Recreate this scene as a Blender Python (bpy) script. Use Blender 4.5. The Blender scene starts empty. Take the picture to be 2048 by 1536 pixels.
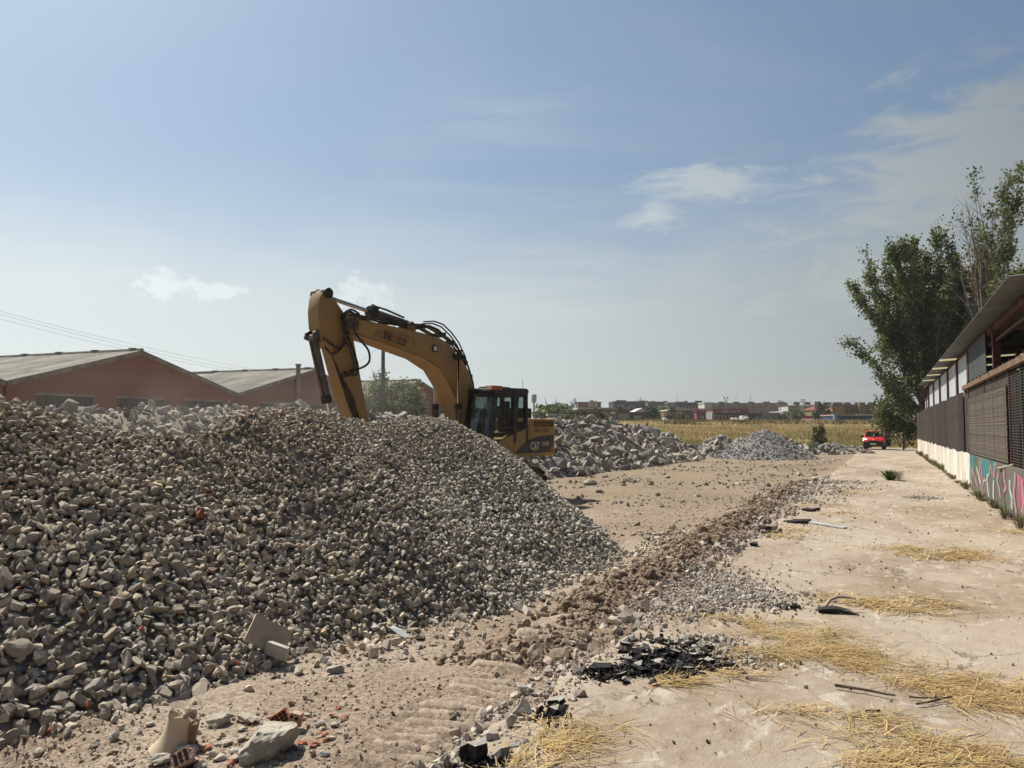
import bpy, bmesh, math, random
import numpy as np
from mathutils import Vector, Matrix
R=math.radians
random.seed(7); rng=np.random.default_rng(11)
scn=bpy.context.scene; col=scn.collection

# ------------------------------------------------------------------ camera, sky, sun, exposure
HC=1.9; FPX=1538.0; TH=math.atan((850-768)/FPX)
cd=bpy.data.cameras.new('camera'); cam=bpy.data.objects.new('camera',cd); col.objects.link(cam)
cam.location=(0,0,HC); cam.rotation_euler=(R(90)+TH,0,0)
cd.sensor_width=36; cd.lens=FPX/2048*36; cd.clip_start=.05; cd.clip_end=6000; scn.camera=cam
SUN_AZ=R(-46); SUN_EL=R(53)          # azimuth from +Y, negative = left
sdir=Vector((math.sin(SUN_AZ)*math.cos(SUN_EL),math.cos(SUN_AZ)*math.cos(SUN_EL),math.sin(SUN_EL)))
sl=bpy.data.lights.new('sun','SUN'); sl.energy=5.0; sl.angle=R(.55); sl.color=(1,.93,.82)
so=bpy.data.objects.new('sun',sl); col.objects.link(so); so.rotation_euler=sdir.to_track_quat('Z','Y').to_euler(); so.location=(-30,20,40)
scn.view_settings.view_transform='Standard'; scn.view_settings.look='None'; scn.view_settings.gamma=1
scn.view_settings.exposure=0.36

W=bpy.data.worlds.new('World'); scn.world=W; W.use_nodes=True
class NT:
    def __init__(s,tree): s.t=tree; s.n=tree.nodes; s.l=tree.links
    def __call__(s,typ,*ins,out=0,**kw):
        nd=s.n.new(typ)
        for k,v in kw.items():
            setattr(nd,k,v)
        for i,v in enumerate(ins):
            if v is None: continue
            s.put(nd.inputs[i],v)
        return nd.outputs[out]
    def put(s,inp,v):
        if isinstance(v,bpy.types.NodeSocket): s.l.new(v,inp)
        else:
            if hasattr(inp.default_value,'__len__') and not hasattr(v,'__len__'): v=[v]*len(inp.default_value)
            if hasattr(inp.default_value,'__len__') and len(inp.default_value)==4 and len(v)==3: v=list(v)+[1]
            inp.default_value=v
    def m(s,op,a,b=None,c=None,clamp=False):
        return s('ShaderNodeMath',a,b,c,operation=op,use_clamp=clamp)
    def vm(s,op,a,b=None): return s('ShaderNodeVectorMath',a,b,operation=op)
    def mix(s,f,a,b,blend='MIX'):
        nd=s.n.new('ShaderNodeMix'); nd.data_type='RGBA'; nd.blend_type=blend
        s.put(nd.inputs[0],f); s.put(nd.inputs[6],a); s.put(nd.inputs[7],b); return nd.outputs[2]
    def sm(s,x,a,b):
        nd=s.n.new('ShaderNodeMapRange'); nd.interpolation_type='SMOOTHSTEP'
        s.put(nd.inputs[0],x); s.put(nd.inputs[1],a); s.put(nd.inputs[2],b); return nd.outputs[0]
    def noise(s,vec,scale,detail=4,rough=.55,dist=0,out=0):
        nd=s.n.new('ShaderNodeTexNoise'); s.put(nd.inputs['Vector'],vec)
        nd.inputs['Scale'].default_value=scale; nd.inputs['Detail'].default_value=detail
        nd.inputs['Roughness'].default_value=rough; nd.inputs['Distortion'].default_value=dist; return nd.outputs[out]
    def scale(s,vec,sc,loc=(0,0,0),rot=(0,0,0)):
        nd=s.n.new('ShaderNodeMapping'); s.put(nd.inputs[0],vec); nd.inputs[1].default_value=loc; nd.inputs[2].default_value=rot; nd.inputs[3].default_value=sc; return nd.outputs[0]
def build_world():
    t=NT(W.node_tree); W.node_tree.nodes.clear()
    sky=t.n.new('ShaderNodeTexSky'); sky.sky_type='NISHITA'; sky.sun_disc=False
    sky.sun_elevation=SUN_EL; sky.sun_rotation=SUN_AZ
    sky.altitude=200; sky.air_density=1.0; sky.dust_density=2.6; sky.ozone_density=1.6
    d=t('ShaderNodeTexCoord'); sep=t.n.new('ShaderNodeSeparateXYZ'); t.l.new(d,sep.inputs[0])
    x,y,z=sep.outputs
    az=t.m('ARCTAN2',x,y); el=t.m('ARCSINE',z)
    # cloud plane coordinates
    zz=t.m('MAXIMUM',t.m('ADD',z,.06),.03)
    cp=t('ShaderNodeCombineXYZ',t.m('DIVIDE',x,zz),t.m('DIVIDE',y,zz),0)
    cirr=t.noise(t.scale(cp,(.35,1.0,1),(3.1,1.2,0),(0,0,R(25))),1.6,9,.62,.9)
    big=t.noise(cp,.33,3,.5,.3)
    veil=t.m('MULTIPLY',t.sm(big,.42,.66),t.sm(cirr,.36,.72))
    veil=t.m('MULTIPLY',veil,.5)
    # hazy air: brighter towards the sun, thick and wavy-edged low down
    wob=t.noise(t.scale(d,(1.2,1.2,3.4)),2.2,6,.55,.5)
    e2=t.m('ADD',el,t.m('MULTIPLY',t.m('SUBTRACT',wob,.5),.26))
    band=t.m('ADD',.26,t.m('MULTIPLY',t.sm(e2,R(20),R(7)),.62))
    sd=t('ShaderNodeVectorMath',d,(math.sin(SUN_AZ),math.cos(SUN_AZ),0),operation='DOT_PRODUCT',out=1)
    hz=t.m('ADD',2.5,t.m('MULTIPLY',sd,7.2))
    hcol=t.mix(1.0,t('ShaderNodeCombineXYZ',hz,hz,hz),(.96,1.04,1.04),'MULTIPLY')
    hzu=t.m('ADD',3.6,t.m('MULTIPLY',sd,3.2))
    hup=t.mix(t.sm(el,R(7),R(24)),hcol,t.mix(1.0,t('ShaderNodeCombineXYZ',hzu,hzu,hzu),(.78,1.05,1.32),'MULTIPLY'))
    def blob(a0,e0,wa,we,gain=1.0):
        dx=t.m('DIVIDE',t.m('SUBTRACT',az,R(a0)),R(wa)); dy=t.m('DIVIDE',t.m('SUBTRACT',el,R(e0)),R(we))
        r=t.m('SQRT',t.m('ADD',t.m('MULTIPLY',dx,dx),t.m('MULTIPLY',dy,dy)))
        return t.m('MULTIPLY',t.m('SUBTRACT',1.0,r),gain)
    n1=t.m('SUBTRACT',t.noise(t.scale(d,(1,1,1.5)),34,9,.62),.5)
    c1=t.m('MAXIMUM',blob(-24.6,9.55,3.2,1.5),blob(-21.2,9.3,3.0,.75))
    c1=t.m('MAXIMUM',c1,blob(-11.2,9.5,3.4,1.5))
    cum=t.sm(t.m('ADD',c1,t.m('MULTIPLY',n1,2.6)),.22,.66)
    n2=t.m('SUBTRACT',t.noise(t.scale(d,(.8,.8,2.6),(0,0,0),(0,R(-14),0)),13,9,.65,.6),.5)
    c2=t.m('MAXIMUM',blob(14.5,17.2,8.5,1.9),blob(10.6,15.2,3.2,1.8))
    c2=t.m('MAXIMUM',c2,t.m('MAXIMUM',blob(36,15.5,20,8.5,1.45),blob(30,10,18,5,1.0)))
    wisp=t.m('MULTIPLY',t.sm(t.m('ADD',c2,t.m('MULTIPLY',n2,2.6)),.10,.95),.78)
    c=t.mix(band,t.mix(1.0,sky.outputs[0],(.93,1.06,1.10),'MULTIPLY'),hup)
    c=t.mix(t.m('MAXIMUM',veil,wisp),c,t.mix(1.0,hcol,(1.12,1.12,1.12),'MULTIPLY'))
    c=t.mix(t.m('MULTIPLY',cum,.6),c,t.mix(1.0,hcol,(1.22,1.18,1.18),'MULTIPLY'))
    bg=t.n.new('ShaderNodeBackground'); t.l.new(c,bg.inputs[0]); bg.inputs[1].default_value=.067
    o=t.n.new('ShaderNodeOutputWorld'); t.l.new(bg.outputs[0],o.inputs[0])
build_world()

# ------------------------------------------------------------------ helpers
D2=np.array([.4344,.9007]); V2=np.array([.9007,-.4344])      # along the lane, to its right
def xy(u,v): return np.asarray(u)*D2[0]+np.asarray(v)*V2[0], np.asarray(u)*D2[1]+np.asarray(v)*V2[1]
def uv(x,y): return np.asarray(x)*D2[0]+np.asarray(y)*D2[1], np.asarray(x)*V2[0]+np.asarray(y)*V2[1]
def _hash(i,j,s): 
    n=np.sin(i*127.1+j*311.7+s*74.7)*43758.5453; return n-np.floor(n)
def vn(x,y,s=0):
    x=np.asarray(x,float);y=np.asarray(y,float);i=np.floor(x);j=np.floor(y);f=x-i;g=y-j
    f=f*f*(3-2*f);g=g*g*(3-2*g)
    return (_hash(i,j,s)*(1-f)+_hash(i+1,j,s)*f)*(1-g)+(_hash(i,j+1,s)*(1-f)+_hash(i+1,j+1,s)*f)*g
def fbm(x,y,o=4,s=0):
    r=0;a=.5
    for k in range(o): r=r+a*vn(x,y,s+k*3.7);x=x*2.03;y=y*2.03;a*=.5
    return r
def sstep(a,b,x): 
    t=np.clip((np.asarray(x,float)-a)/(b-a),0,1); return t*t*(3-2*t)
def ray(px,py):
    x=(px-1024)/FPX;z=(768-py)/FPX;c,s=math.cos(TH),math.sin(TH)
    return np.array([x,c-z*s,s+z*c])
def at(px,py,Y):                       # point at distance Y in front of the viewpoint
    r=ray(px,py); return np.array([0,0,HC])+r*(Y/r[1])
def G(px,py):                          # measured footprint on the ground
    r=ray(px,py); t=-HC/(r[2]+.0045*r[1]); u,v=uv(r[0]*t,r[1]*t)
    if float(v)>float(vl(u))-.05 or r[1]*t>30: return r[0]*t,r[1]*t
    for k in range(8): t=(gzs(r[0]*t,r[1]*t)-HC)/r[2]
    return r[0]*t,r[1]*t
def tag(o,label=None,cat=None,group=None,kind=None):
    if label:o['label']=label
    if cat:o['category']=cat
    if group:o['group']=group
    if kind:o['kind']=kind
    return o
def thing(name,label,cat,loc=(0,0,0),rot=(0,0,0),group=None):
    o=bpy.data.objects.new(name,None);col.objects.link(o);o.location=loc;o.rotation_euler=rot;o.empty_display_size=.2
    return tag(o,label,cat,group)
def ob(name,me,mat=None,parent=None,loc=None,rot=None,scale=None):
    if mat is not None and not me.materials: me.materials.append(mat)
    o=bpy.data.objects.new(name,me);col.objects.link(o)
    if parent:o.parent=parent
    if loc is not None:o.location=loc
    if rot is not None:o.rotation_euler=rot
    if scale is not None:o.scale=scale
    return o
class MB:
    def __init__(s): s.v=[];s.f=[]
    def add(s,v,f):
        k=len(s.v);s.v+= [tuple(p) for p in v];s.f+=[tuple(i+k for i in q) for q in f];return s
    def box(s,x0,x1,y0,y1,z0,z1,M=None):
        v=[(x,y,z) for z in(z0,z1) for y in(y0,y1) for x in(x0,x1)]
        if M is not None:v=[M@Vector(p) for p in v]
        return s.add(v,[(0,2,3,1),(4,5,7,6),(0,1,5,4),(2,6,7,3),(0,4,6,2),(1,3,7,5)])
    def prism(s,pts,lo,hi,ax='y'):
        n=len(pts)
        g={'y':lambda a,b,c:(a,c,b),'z':lambda a,b,c:(a,b,c),'x':lambda a,b,c:(c,a,b)}[ax]
        v=[g(a,b,lo) for a,b in pts]+[g(a,b,hi) for a,b in pts]
        return s.add(v,[tuple(range(n)),tuple(range(2*n-1,n-1,-1))]+[(i,(i+1)%n,(i+1)%n+n,i+n) for i in range(n)])
    def tube(s,path,r,n=8,caps=True):
        P=[Vector(p) for p in path];k=len(P);rr=r if hasattr(r,'__len__') else [r]*k
        v=[];f=[];up=None
        for i,p in enumerate(P):
            t=(P[min(i+1,k-1)]-P[max(i-1,0)]).normalized()
            if up is None:
                up=Vector((0,0,1)) if abs(t.z)<.9 else Vector((1,0,0))
            a=t.cross(up)
            if a.length<1e-5:a=t.cross(Vector((0,1,0)))
            a.normalize();b=a.cross(t).normalized();up=b
            for j in range(n):
                q=2*math.pi*j/n;v.append(p+(a*math.cos(q)+b*math.sin(q))*rr[i])
        for i in range(k-1):
            for j in range(n):f.append((i*n+j,i*n+(j+1)%n,(i+1)*n+(j+1)%n,(i+1)*n+j))
        if caps:f+=[tuple(range(n-1,-1,-1)),tuple(range((k-1)*n,k*n))]
        return s.add(v,f)
    def mesh(s,name='m',bevel=0,smooth=None):
        me=bpy.data.meshes.new(name);me.from_pydata(s.v,[],s.f)
        bm=bmesh.new();bm.from_mesh(me)
        bmesh.ops.recalc_face_normals(bm,faces=bm.faces)
        if bevel:
            es=[e for e in bm.edges if len(e.link_faces)==2 and e.calc_face_angle(0)>.5]
            bmesh.ops.bevel(bm,geom=es,offset=bevel,segments=2,affect='EDGES',profile=.6,clamp_overlap=True)
        bm.to_mesh(me);bm.free()
        if smooth or bevel:
            me.shade_smooth();me.set_sharp_from_angle(angle=R(smooth or 35))
        return me
    def build(s,name,mat,parent=None,bevel=0,smooth=None,loc=None,rot=None):
        return ob(name,s.mesh(name,bevel,smooth),mat,parent,loc,rot)
def bx(name,mat,parent,*a,bevel=0,M=None): return MB().box(*a,M=M).build(name,mat,parent,bevel)
def tb(name,mat,parent,path,r,n=8): return MB().tube(path,r,n).build(name,mat,parent,smooth=40)
def npmesh(name,V,F,C=None,flat=True):
    me=bpy.data.meshes.new(name);k=F.shape[1]
    me.vertices.add(len(V));me.vertices.foreach_set('co',np.ascontiguousarray(V,dtype=np.float32).ravel())
    me.loops.add(F.size);me.loops.foreach_set('vertex_index',np.ascontiguousarray(F,dtype=np.int32).ravel())
    me.polygons.add(len(F));me.polygons.foreach_set('loop_start',np.arange(0,F.size,k,dtype=np.int32))
    me.update(calc_edges=True)
    if C is not None:
        at_=me.color_attributes.new('col','FLOAT_COLOR','POINT')
        cc=np.ones((len(V),4),np.float32);cc[:,:3]=C;at_.data.foreach_set('color',cc.ravel())
    (me.shade_flat if flat else me.shade_smooth)()
    return me
def text_mesh(s,w,h,bold=.02,ext=.003):
    cu=bpy.data.curves.new('t','FONT');cu.body=s;cu.size=1;cu.extrude=0;cu.offset=bold
    o=bpy.data.objects.new('t',cu);col.objects.link(o)
    dg=bpy.context.evaluated_depsgraph_get();dg.update()
    me=bpy.data.meshes.new_from_object(o.evaluated_get(dg));bpy.data.objects.remove(o);bpy.data.curves.remove(cu)
    a=np.zeros(len(me.vertices)*3);me.vertices.foreach_get('co',a);a=a.reshape(-1,3)
    lo,hi=a.min(0),a.max(0);a[:,0]=(a[:,0]-lo[0])/(hi[0]-lo[0])*w;a[:,1]=(a[:,1]-lo[1])/(hi[1]-lo[1])*h;a[:,2]=0
    me.vertices.foreach_set('co',a.ravel());me.update();me.materials.clear();return me
def obm(name,me,mat,parent,M):
    o=ob(name,me,mat,parent);o.matrix_local=M;return o
def axes(o,x,y,z): 
    m=Matrix.Identity(4)
    for i,c in enumerate((x,y,z)):
        for j in range(3):m[j][i]=c[j]
    m.translation=o;return m

# ------------------------------------------------------------------ materials
def M(name,c,c2=None,scale=4,rough=.85,bump=0,bscale=25,metal=0,rnd=0,attr=False,spec=.25,detail=5,lo=.35,hi=.65,trans=0,stretch=None,ramp=None):
    m=bpy.data.materials.new(name);m.use_nodes=True;t=NT(m.node_tree);p=t.n['Principled BSDF']
    co=t.n.new('ShaderNodeTexCoord').outputs['Object']
    if stretch:co=t.scale(co,stretch)
    base=list(c)+[1]
    if attr: base=t('ShaderNodeVertexColor',layer_name='col')
    if ramp:
        oi=t.n.new('ShaderNodeObjectInfo');r=t.n.new('ShaderNodeValToRGB');t.l.new(oi.outputs['Random'],r.inputs[0])
        cr=r.color_ramp;cr.interpolation='CONSTANT'
        for i,q in enumerate(ramp):
            e=cr.elements[i] if i<2 else cr.elements.new(0)
            e.position=i/len(ramp);e.color=list(q)+[1]
        base=r.outputs[0]
    if c2 is not None:
        n=t.sm(t.noise(co,scale,detail,.6),lo,hi)
        if attr or ramp: base=t.mix(1.0,base,t.mix(n,list(c)+[1],list(c2)+[1]),'MULTIPLY')
        else: base=t.mix(n,base,list(c2)+[1])
    if rnd:
        oi=t.n.new('ShaderNodeObjectInfo');hs=t.n.new('ShaderNodeHueSaturation');t.put(hs.inputs['Color'],base)
        t.put(hs.inputs['Value'],t.m('ADD',1-rnd,t.m('MULTIPLY',oi.outputs['Random'],2*rnd)));base=hs.outputs[0]
    t.put(p.inputs['Base Color'],base);p.inputs['Roughness'].default_value=rough;p.inputs['Metallic'].default_value=metal
    p.inputs['Specular IOR Level'].default_value=spec
    if bump:
        b=t.n.new('ShaderNodeBump');b.inputs['Strength'].default_value=1;b.inputs['Distance'].default_value=bump
        t.l.new(t.noise(co,bscale,6,.65),b.inputs['Height']);t.l.new(b.outputs[0],p.inputs['Normal'])
    if trans:
        tr=t.n.new('ShaderNodeBsdfTranslucent');t.put(tr.inputs[0],base);mx=t.n.new('ShaderNodeMixShader');mx.inputs[0].default_value=trans
        t.l.new(p.outputs[0],mx.inputs[1]);t.l.new(tr.outputs[0],mx.inputs[2]);t.l.new(mx.outputs[0],t.n['Material Output'].inputs[0])
    return m
def glass(name,tint,dust=.15,dcol=(.25,.24,.2),gl=.12):
    m=bpy.data.materials.new(name);m.use_nodes=True;t=NT(m.node_tree);t.n.remove(t.n['Principled BSDF'])
    tr=t.n.new('ShaderNodeBsdfTransparent');t.put(tr.inputs[0],tint)
    g=t.n.new('ShaderNodeBsdfGlossy');g.inputs['Roughness'].default_value=.05;t.put(g.inputs[0],(.9,.95,.95))
    fr=t.n.new('ShaderNodeFresnel');fr.inputs[0].default_value=1.5
    a=t.n.new('ShaderNodeMixShader');t.l.new(t.m('MULTIPLY',fr.outputs[0],gl/.04*.5),a.inputs[0]);t.l.new(tr.outputs[0],a.inputs[1]);t.l.new(g.outputs[0],a.inputs[2])
    df=t.n.new('ShaderNodeBsdfDiffuse');t.put(df.inputs[0],dcol)
    co=t.n.new('ShaderNodeTexCoord').outputs['Object']
    b=t.n.new('ShaderNodeMixShader');t.l.new(t.m('MULTIPLY',t.sm(t.noise(co,3,5,.6),.2,.8),2*dust),b.inputs[0]);t.l.new(a.outputs[0],b.inputs[1]);t.l.new(df.outputs[0],b.inputs[2])
    t.l.new(b.outputs[0],t.n['Material Output'].inputs[0]);return m
stone_m=M('rubble_stone',(.78,.78,.78),(1.18,1.16,1.12),scale=38,rough=.95,attr=True,spec=.1,bump=.004,bscale=90)
STC=[(.43,.375,.30),(.49,.43,.345),(.38,.34,.285),(.52,.455,.365),(.33,.305,.265),(.46,.40,.315),(.57,.49,.375),(.42,.385,.335),(.50,.435,.345),(.30,.27,.23)]
STC=[tuple(1.05*(.9*q+.1*(sum(c)/3)*k) for q,k in zip(c,(1.0,1.0,.94))) for c in STC]
hero_m=M('rubble_stone_large',(.75,.75,.75),(1.2,1.18,1.14),scale=30,rough=.95,ramp=STC,spec=.1,bump=.005,bscale=70)
CHC=[(.33,.31,.275),(.40,.37,.32),(.27,.255,.23),(.36,.32,.27),(.46,.43,.38),(.31,.295,.275),(.23,.22,.205),(.35,.29,.245)]
chunk_m=M('concrete_chunk',(.75,.75,.75),(1.15,1.14,1.12),scale=6,rough=.95,ramp=CHC,spec=.1,bump=.02,bscale=14)

# ------------------------------------------------------------------ terrain
def vl(u):      # ragged left edge of the paved lane
    u=np.asarray(u,float); return -2.15+.30*(fbm(u*.55,3.1,4,2)-.5)*2+.10*(vn(u*3.1,1.2,9)-.5)*2+.012*np.clip(u-8,0,40)*.6
def plane_z(y): 
    y=np.asarray(y,float)
    z=-.0045*np.minimum(y,76)
    z=z+np.clip(y-76,0,95)*.0255
    z=z+.8*sstep(150,166,y)-.35*sstep(176,192,y)
    return z+np.clip(y-185,0,600)*.009
def ground_z(x,y):
    x=np.asarray(x,float);y=np.asarray(y,float);u,v=uv(x,y)
    z=plane_z(y)
    near=1-sstep(25,70,np.hypot(x,y))
    e=vl(u)-v                                  # metres left of the lane edge
    z=z-.05*sstep(-.25,.05,e)*1.0-.07*sstep(.3,1.4,e)-.06*(1-sstep(-.3,-.15,e))
    left=sstep(.05,.5,e)
    z=z+left*near*(.10*(fbm(x*.7,y*.7,4,5)-.5)+.055*(fbm(x*3.3,y*3.3,4,6)-.5))
    z=z+left*.02*(fbm(x*11,y*11,3,8)-.45)*near
    # churned soil berm along the edge
    b=np.exp(-((e-.62-.2*(vn(u*.4,2,3)-.5))/.40)**2)*sstep(5.6,8.5,u)*(1-sstep(26,34,u))
    z=z+b*(.10+.26*(fbm(x*2.3,y*2.3,5,14)-.32)+.10*(fbm(x*7,y*7,3,15)-.4))
    # excavator track print with cleat ridges
    for c0,w in ((-2.74,.30),(-5.2,.28)):
        vc=c0-.10*(u-4.4)
        tr=np.exp(-(np.abs(v-vc)/w)**6)*sstep(2.2,3.2,u)*(1-sstep(6.2,7.6,u))*(.55+.45*vn(u*1.2,v*1.2,77))
        saw=(u*5.3+.45*(fbm(u*1.3,v*1.6,2,4)-.5))%1.0
        z=z+tr*(-.065+.095*np.where(saw<.28,saw/.28,((1-saw)/.72)**1.3))
    bump=sstep(76,90,y)*(1-sstep(300,500,y))
    z=z+bump*.5*(fbm(x*.12,y*.12,3,20)-.5)
    return z
def gzs(x,y): return float(ground_z(np.array([x]),np.array([y]))[0])
def build_ground():
    r=[.8]
    def step(to,k):
        while r[-1]<to:r.append(r[-1]*(1+k))
    step(4,.02);step(11,.0062);step(28,.011);step(90,.018);step(300,.03);step(4500,.09)
    r=np.array(r)
    a=np.concatenate([np.linspace(-180,-60,28)[:-1],np.linspace(-60,-37,24)[:-1],np.linspace(-37,37,340)[:-1],np.linspace(37,60,24)[:-1],np.linspace(60,180,28)[:-1]])
    A=np.radians(a);n=len(a);k=len(r)
    X=np.outer(r,np.sin(A)).ravel();Y=np.outer(r,np.cos(A)).ravel()
    Z=ground_z(X,Y)
    V=np.c_[X,Y,Z];V=np.vstack([V,[0,0,gzs(0,0)]])
    i=np.arange(k-1)[:,None]*n;j=np.arange(n)[None,:];j2=(j+1)%n
    F=np.stack([i+j,i+n+j,i+n+j2,i+j2],-1).reshape(-1,4)
    c=np.full(n,k*n);F=np.vstack([F,np.c_[c,np.arange(n),(np.arange(n)+1)%n,(np.arange(n)+1)%n][:, [0,1,2,2]]]) if False else F
    u,v=uv(X,Y);e=vl(u)-v
    C=np.empty((len(V),3));C[:]=(.36,.285,.215)
    f=fbm(X*.5,Y*.5,4,31)[:,None]
    C[:-1]=np.array((.285,.225,.17))*(1-f)+np.array((.35,.285,.22))*f
    pale=(sstep(.52,.62,fbm(X*.9,Y*.9,4,33))*.5*(e>-.4))[:,None];C[:-1]=C[:-1]*(1-pale)+np.array((.42,.355,.285))*pale
    b=np.exp(-((e-.62)/.5)**2)*sstep(5.6,8.5,u)*(1-sstep(28,40,u));b=(b*.85)[:,None]
    C[:-1]=C[:-1]*(1-b)+np.array((.205,.15,.105))*b
    far=(sstep(13,26,np.hypot(X,Y))*(e>0))[:,None]*.85;g2=fbm(X*.35,Y*.35,4,37)[:,None];C[:-1]=C[:-1]*(1-far)+(np.array((.20,.16,.11))*(1-g2)+np.array((.32,.265,.195))*g2)*far
    fld=sstep(73,80,Y)[:,None];g=fbm(X*.06,Y*.12,4,41)[:,None]
    C[:-1]=C[:-1]*(1-fld)+(np.array((.30,.225,.10))*g+np.array((.20,.165,.075))*(1-g))*fld
    m=M('dirt',(.70,.69,.68),(1.20,1.19,1.17),scale=26,attr=True,rough=1,spec=.05,bump=.022,bscale=38,detail=12,lo=.38,hi=.62)
    o=ob('ground',npmesh('ground',V,F,C,flat=False),m);tag(o,kind='structure')
build_ground()
def build_road():
    us=np.concatenate([np.arange(-8,4,.25),np.arange(4,14,.08),np.arange(14,30,.2),np.arange(30,84,.6)])
    L=vl(us);k=36;ss=np.linspace(0,1,k)**1.25
    U=np.repeat(us,k+1);Vv=[];e=[]
    for i,u in enumerate(us):
        Vv+=[L[i]-.02]+list(L[i]+(2.41-L[i])*ss)
    Vv=np.array(Vv);X,Y=xy(U,Vv)
    d=np.tile(np.r_[-1,np.zeros(k)],len(us))
    edge=np.clip((Vv-np.repeat(L,k+1))/.3,0,1)
    Z=plane_z(np.minimum(Y,76))+.012*(fbm(X*.8,Y*.8,3,51)-.5)+.012*(fbm(X*4,Y*4,2,52)-.5)*(1-edge)-.025*(1-edge)+d*.14
    n=k+1;i=np.arange(len(us)-1)[:,None]*n;j=np.arange(n-1)[None,:]
    F=np.stack([i+j,i+j+1,i+n+j+1,i+n+j],-1).reshape(-1,4)
    m=bpy.data.materials.new('lane_concrete');m.use_nodes=True;t=NT(m.node_tree);p=t.n['Principled BSDF']
    co=t.n.new('ShaderNodeTexCoord').outputs['Object'];lc=t.scale(co,(1,1,1),rot=(0,0,R(-64.25)))
    a=t.sm(t.noise(t.scale(lc,(.5,1.0,1)),.75,7,.62,.5),.36,.66)
    b=t.sm(t.noise(lc,6,6,.65),.35,.7)
    s=t.sm(t.noise(lc,95,3,.6),.52,.72)
    br=t.sm(t.noise(t.scale(lc,(.35,1,1)),.42,6,.6,.7),.52,.72)
    c=t.mix(a,(.33,.26,.19),(.47,.40,.315))
    c=t.mix(t.m('MULTIPLY',b,.42),c,(.53,.465,.375))
    c=t.mix(t.m('MULTIPLY',br,.68),c,(.27,.195,.13))
    c=t.mix(t.m('MULTIPLY',s,.55),c,(.17,.13,.10))
    cr=t.sm(t.noise(t.scale(lc,(.4,1,1)),2.2,8,.7,1.2),.60,.70);c=t.mix(t.m('MULTIPLY',cr,.30),c,(.60,.545,.46))
    vo=t.n.new('ShaderNodeTexVoronoi');vo.feature='DISTANCE_TO_EDGE';vo.inputs['Scale'].default_value=.42
    t.put(vo.inputs['Vector'],t.vm('ADD',lc,t.vm('SCALE',t.noise(lc,1.3,5,.6,out=1)) if False else t.noise(lc,1.1,6,.65,out=1)))
    ck=t.m('MULTIPLY',t.sm(vo.outputs['Distance'],.010,.002),t.sm(t.noise(lc,.5,3,.5),.45,.6))
    c=t.mix(t.m('MULTIPLY',ck,.75),c,(.10,.075,.055))
    fl=t.sm(t.noise(t.scale(lc,(.5,1,1)),14,8,.75,.4),.50,.66);c=t.mix(t.m('MULTIPLY',fl,.40),c,(.235,.18,.13))
    f2=t.sm(t.noise(t.scale(lc,(.5,1,1)),4.3,9,.72,.8),.54,.64);c=t.mix(t.m('MULTIPLY',f2,.55),c,(.63,.58,.50))
    c=t.mix(1.0,c,(.86,.86,.86),'MULTIPLY')
    t.put(p.inputs['Base Color'],c);p.inputs['Roughness'].default_value=.95;p.inputs['Specular IOR Level'].default_value=.1
    bb=t.n.new('ShaderNodeBump');bb.inputs['Distance'].default_value=.009;t.l.new(t.m('ADD',t.noise(lc,60,5,.7),t.noise(lc,7,4,.6)),bb.inputs['Height']);t.l.new(bb.outputs[0],p.inputs['Normal'])
    o=ob('road',npmesh('road',np.c_[X,Y,Z],F,flat=False),m);tag(o,kind='structure')
build_road()
def road_z(x,y): return float(plane_z(min(y,76)))+.006

# ------------------------------------------------------------------ rocks
def ico(sub):
    bm=bmesh.new();bmesh.ops.create_icosphere(bm,subdivisions=sub,radius=1)
    v=np.array([p.co[:] for p in bm.verts]);f=np.array([[q.index for q in p.verts] for p in bm.faces]);bm.free();return v,f
ICO={s:ico(s) for s in (1,2,3,4)}
def rock(sub,r,cuts=9,sq=(1,.8,.62),lo=.45,hi=.85,nz=.05):
    v,f=ICO[sub];v=v.copy()
    for k in range(cuts):
        n=r.normal(size=3);n/=np.linalg.norm(n);d=r.uniform(lo,hi)
        s=v@n-d;s=np.clip(s,0,None);v-=np.outer(s,n)
    v*=1+nz*r.normal(size=(len(v),1));v*=np.array(sq)*r.uniform(.8,1.2,3)
    v/=np.abs(v).max();return v,f
PR={s:[rock(s,rng,cuts=int(rng.integers(5,13)),lo=.30,hi=.66,nz=.03 if s>1 else .05) for _ in range(26)] for s in (1,2,3)}
PEB=[rock(2,rng,cuts=3,sq=(1,.85,.6),lo=.7,hi=.95,nz=.012) for _ in range(8)]
def rotm(n,r,tilt=None):
    q=r.normal(size=(n,4))
    if tilt is not None:
        q=np.c_[np.ones(n),r.normal(size=(n,2))*tilt,np.tan(r.uniform(-1.5,1.5,n))]
    q/=np.linalg.norm(q,axis=1)[:,None];w,x,y,z=q.T
    return np.stack([1-2*(y*y+z*z),2*(x*y-z*w),2*(x*z+y*w),2*(x*y+z*w),1-2*(x*x+z*z),2*(y*z-x*w),2*(x*z-y*w),2*(y*z+x*w),1-2*(x*x+y*y)],-1).reshape(-1,3,3)
def scatter(name,protos,P,S,Rm,C,mat,parent,flat=True):
    """all loose pieces too many to count joined into one real mesh"""
    n=len(P);pid=rng.integers(0,len(protos),n);VV=[];FF=[];CC=[];off=0
    for k,(v,f) in enumerate(protos):
        ix=np.nonzero(pid==k)[0]
        if not len(ix):continue
        w=np.einsum('nij,vj->nvi',Rm[ix],v)*S[ix][:,None,None]+P[ix][:,None,:]
        VV.append(w.reshape(-1,3));FF.append((f[None]+(np.arange(len(ix))*len(v))[:,None,None]+off).reshape(-1,f.shape[1]))
        CC.append(np.repeat(C[ix],len(v),0));off+=len(ix)*len(v)
    me=npmesh(name,np.vstack(VV),np.vstack(FF),np.vstack(CC),flat)
    return tag(ob(name,me,mat,parent),kind='stuff')
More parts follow.
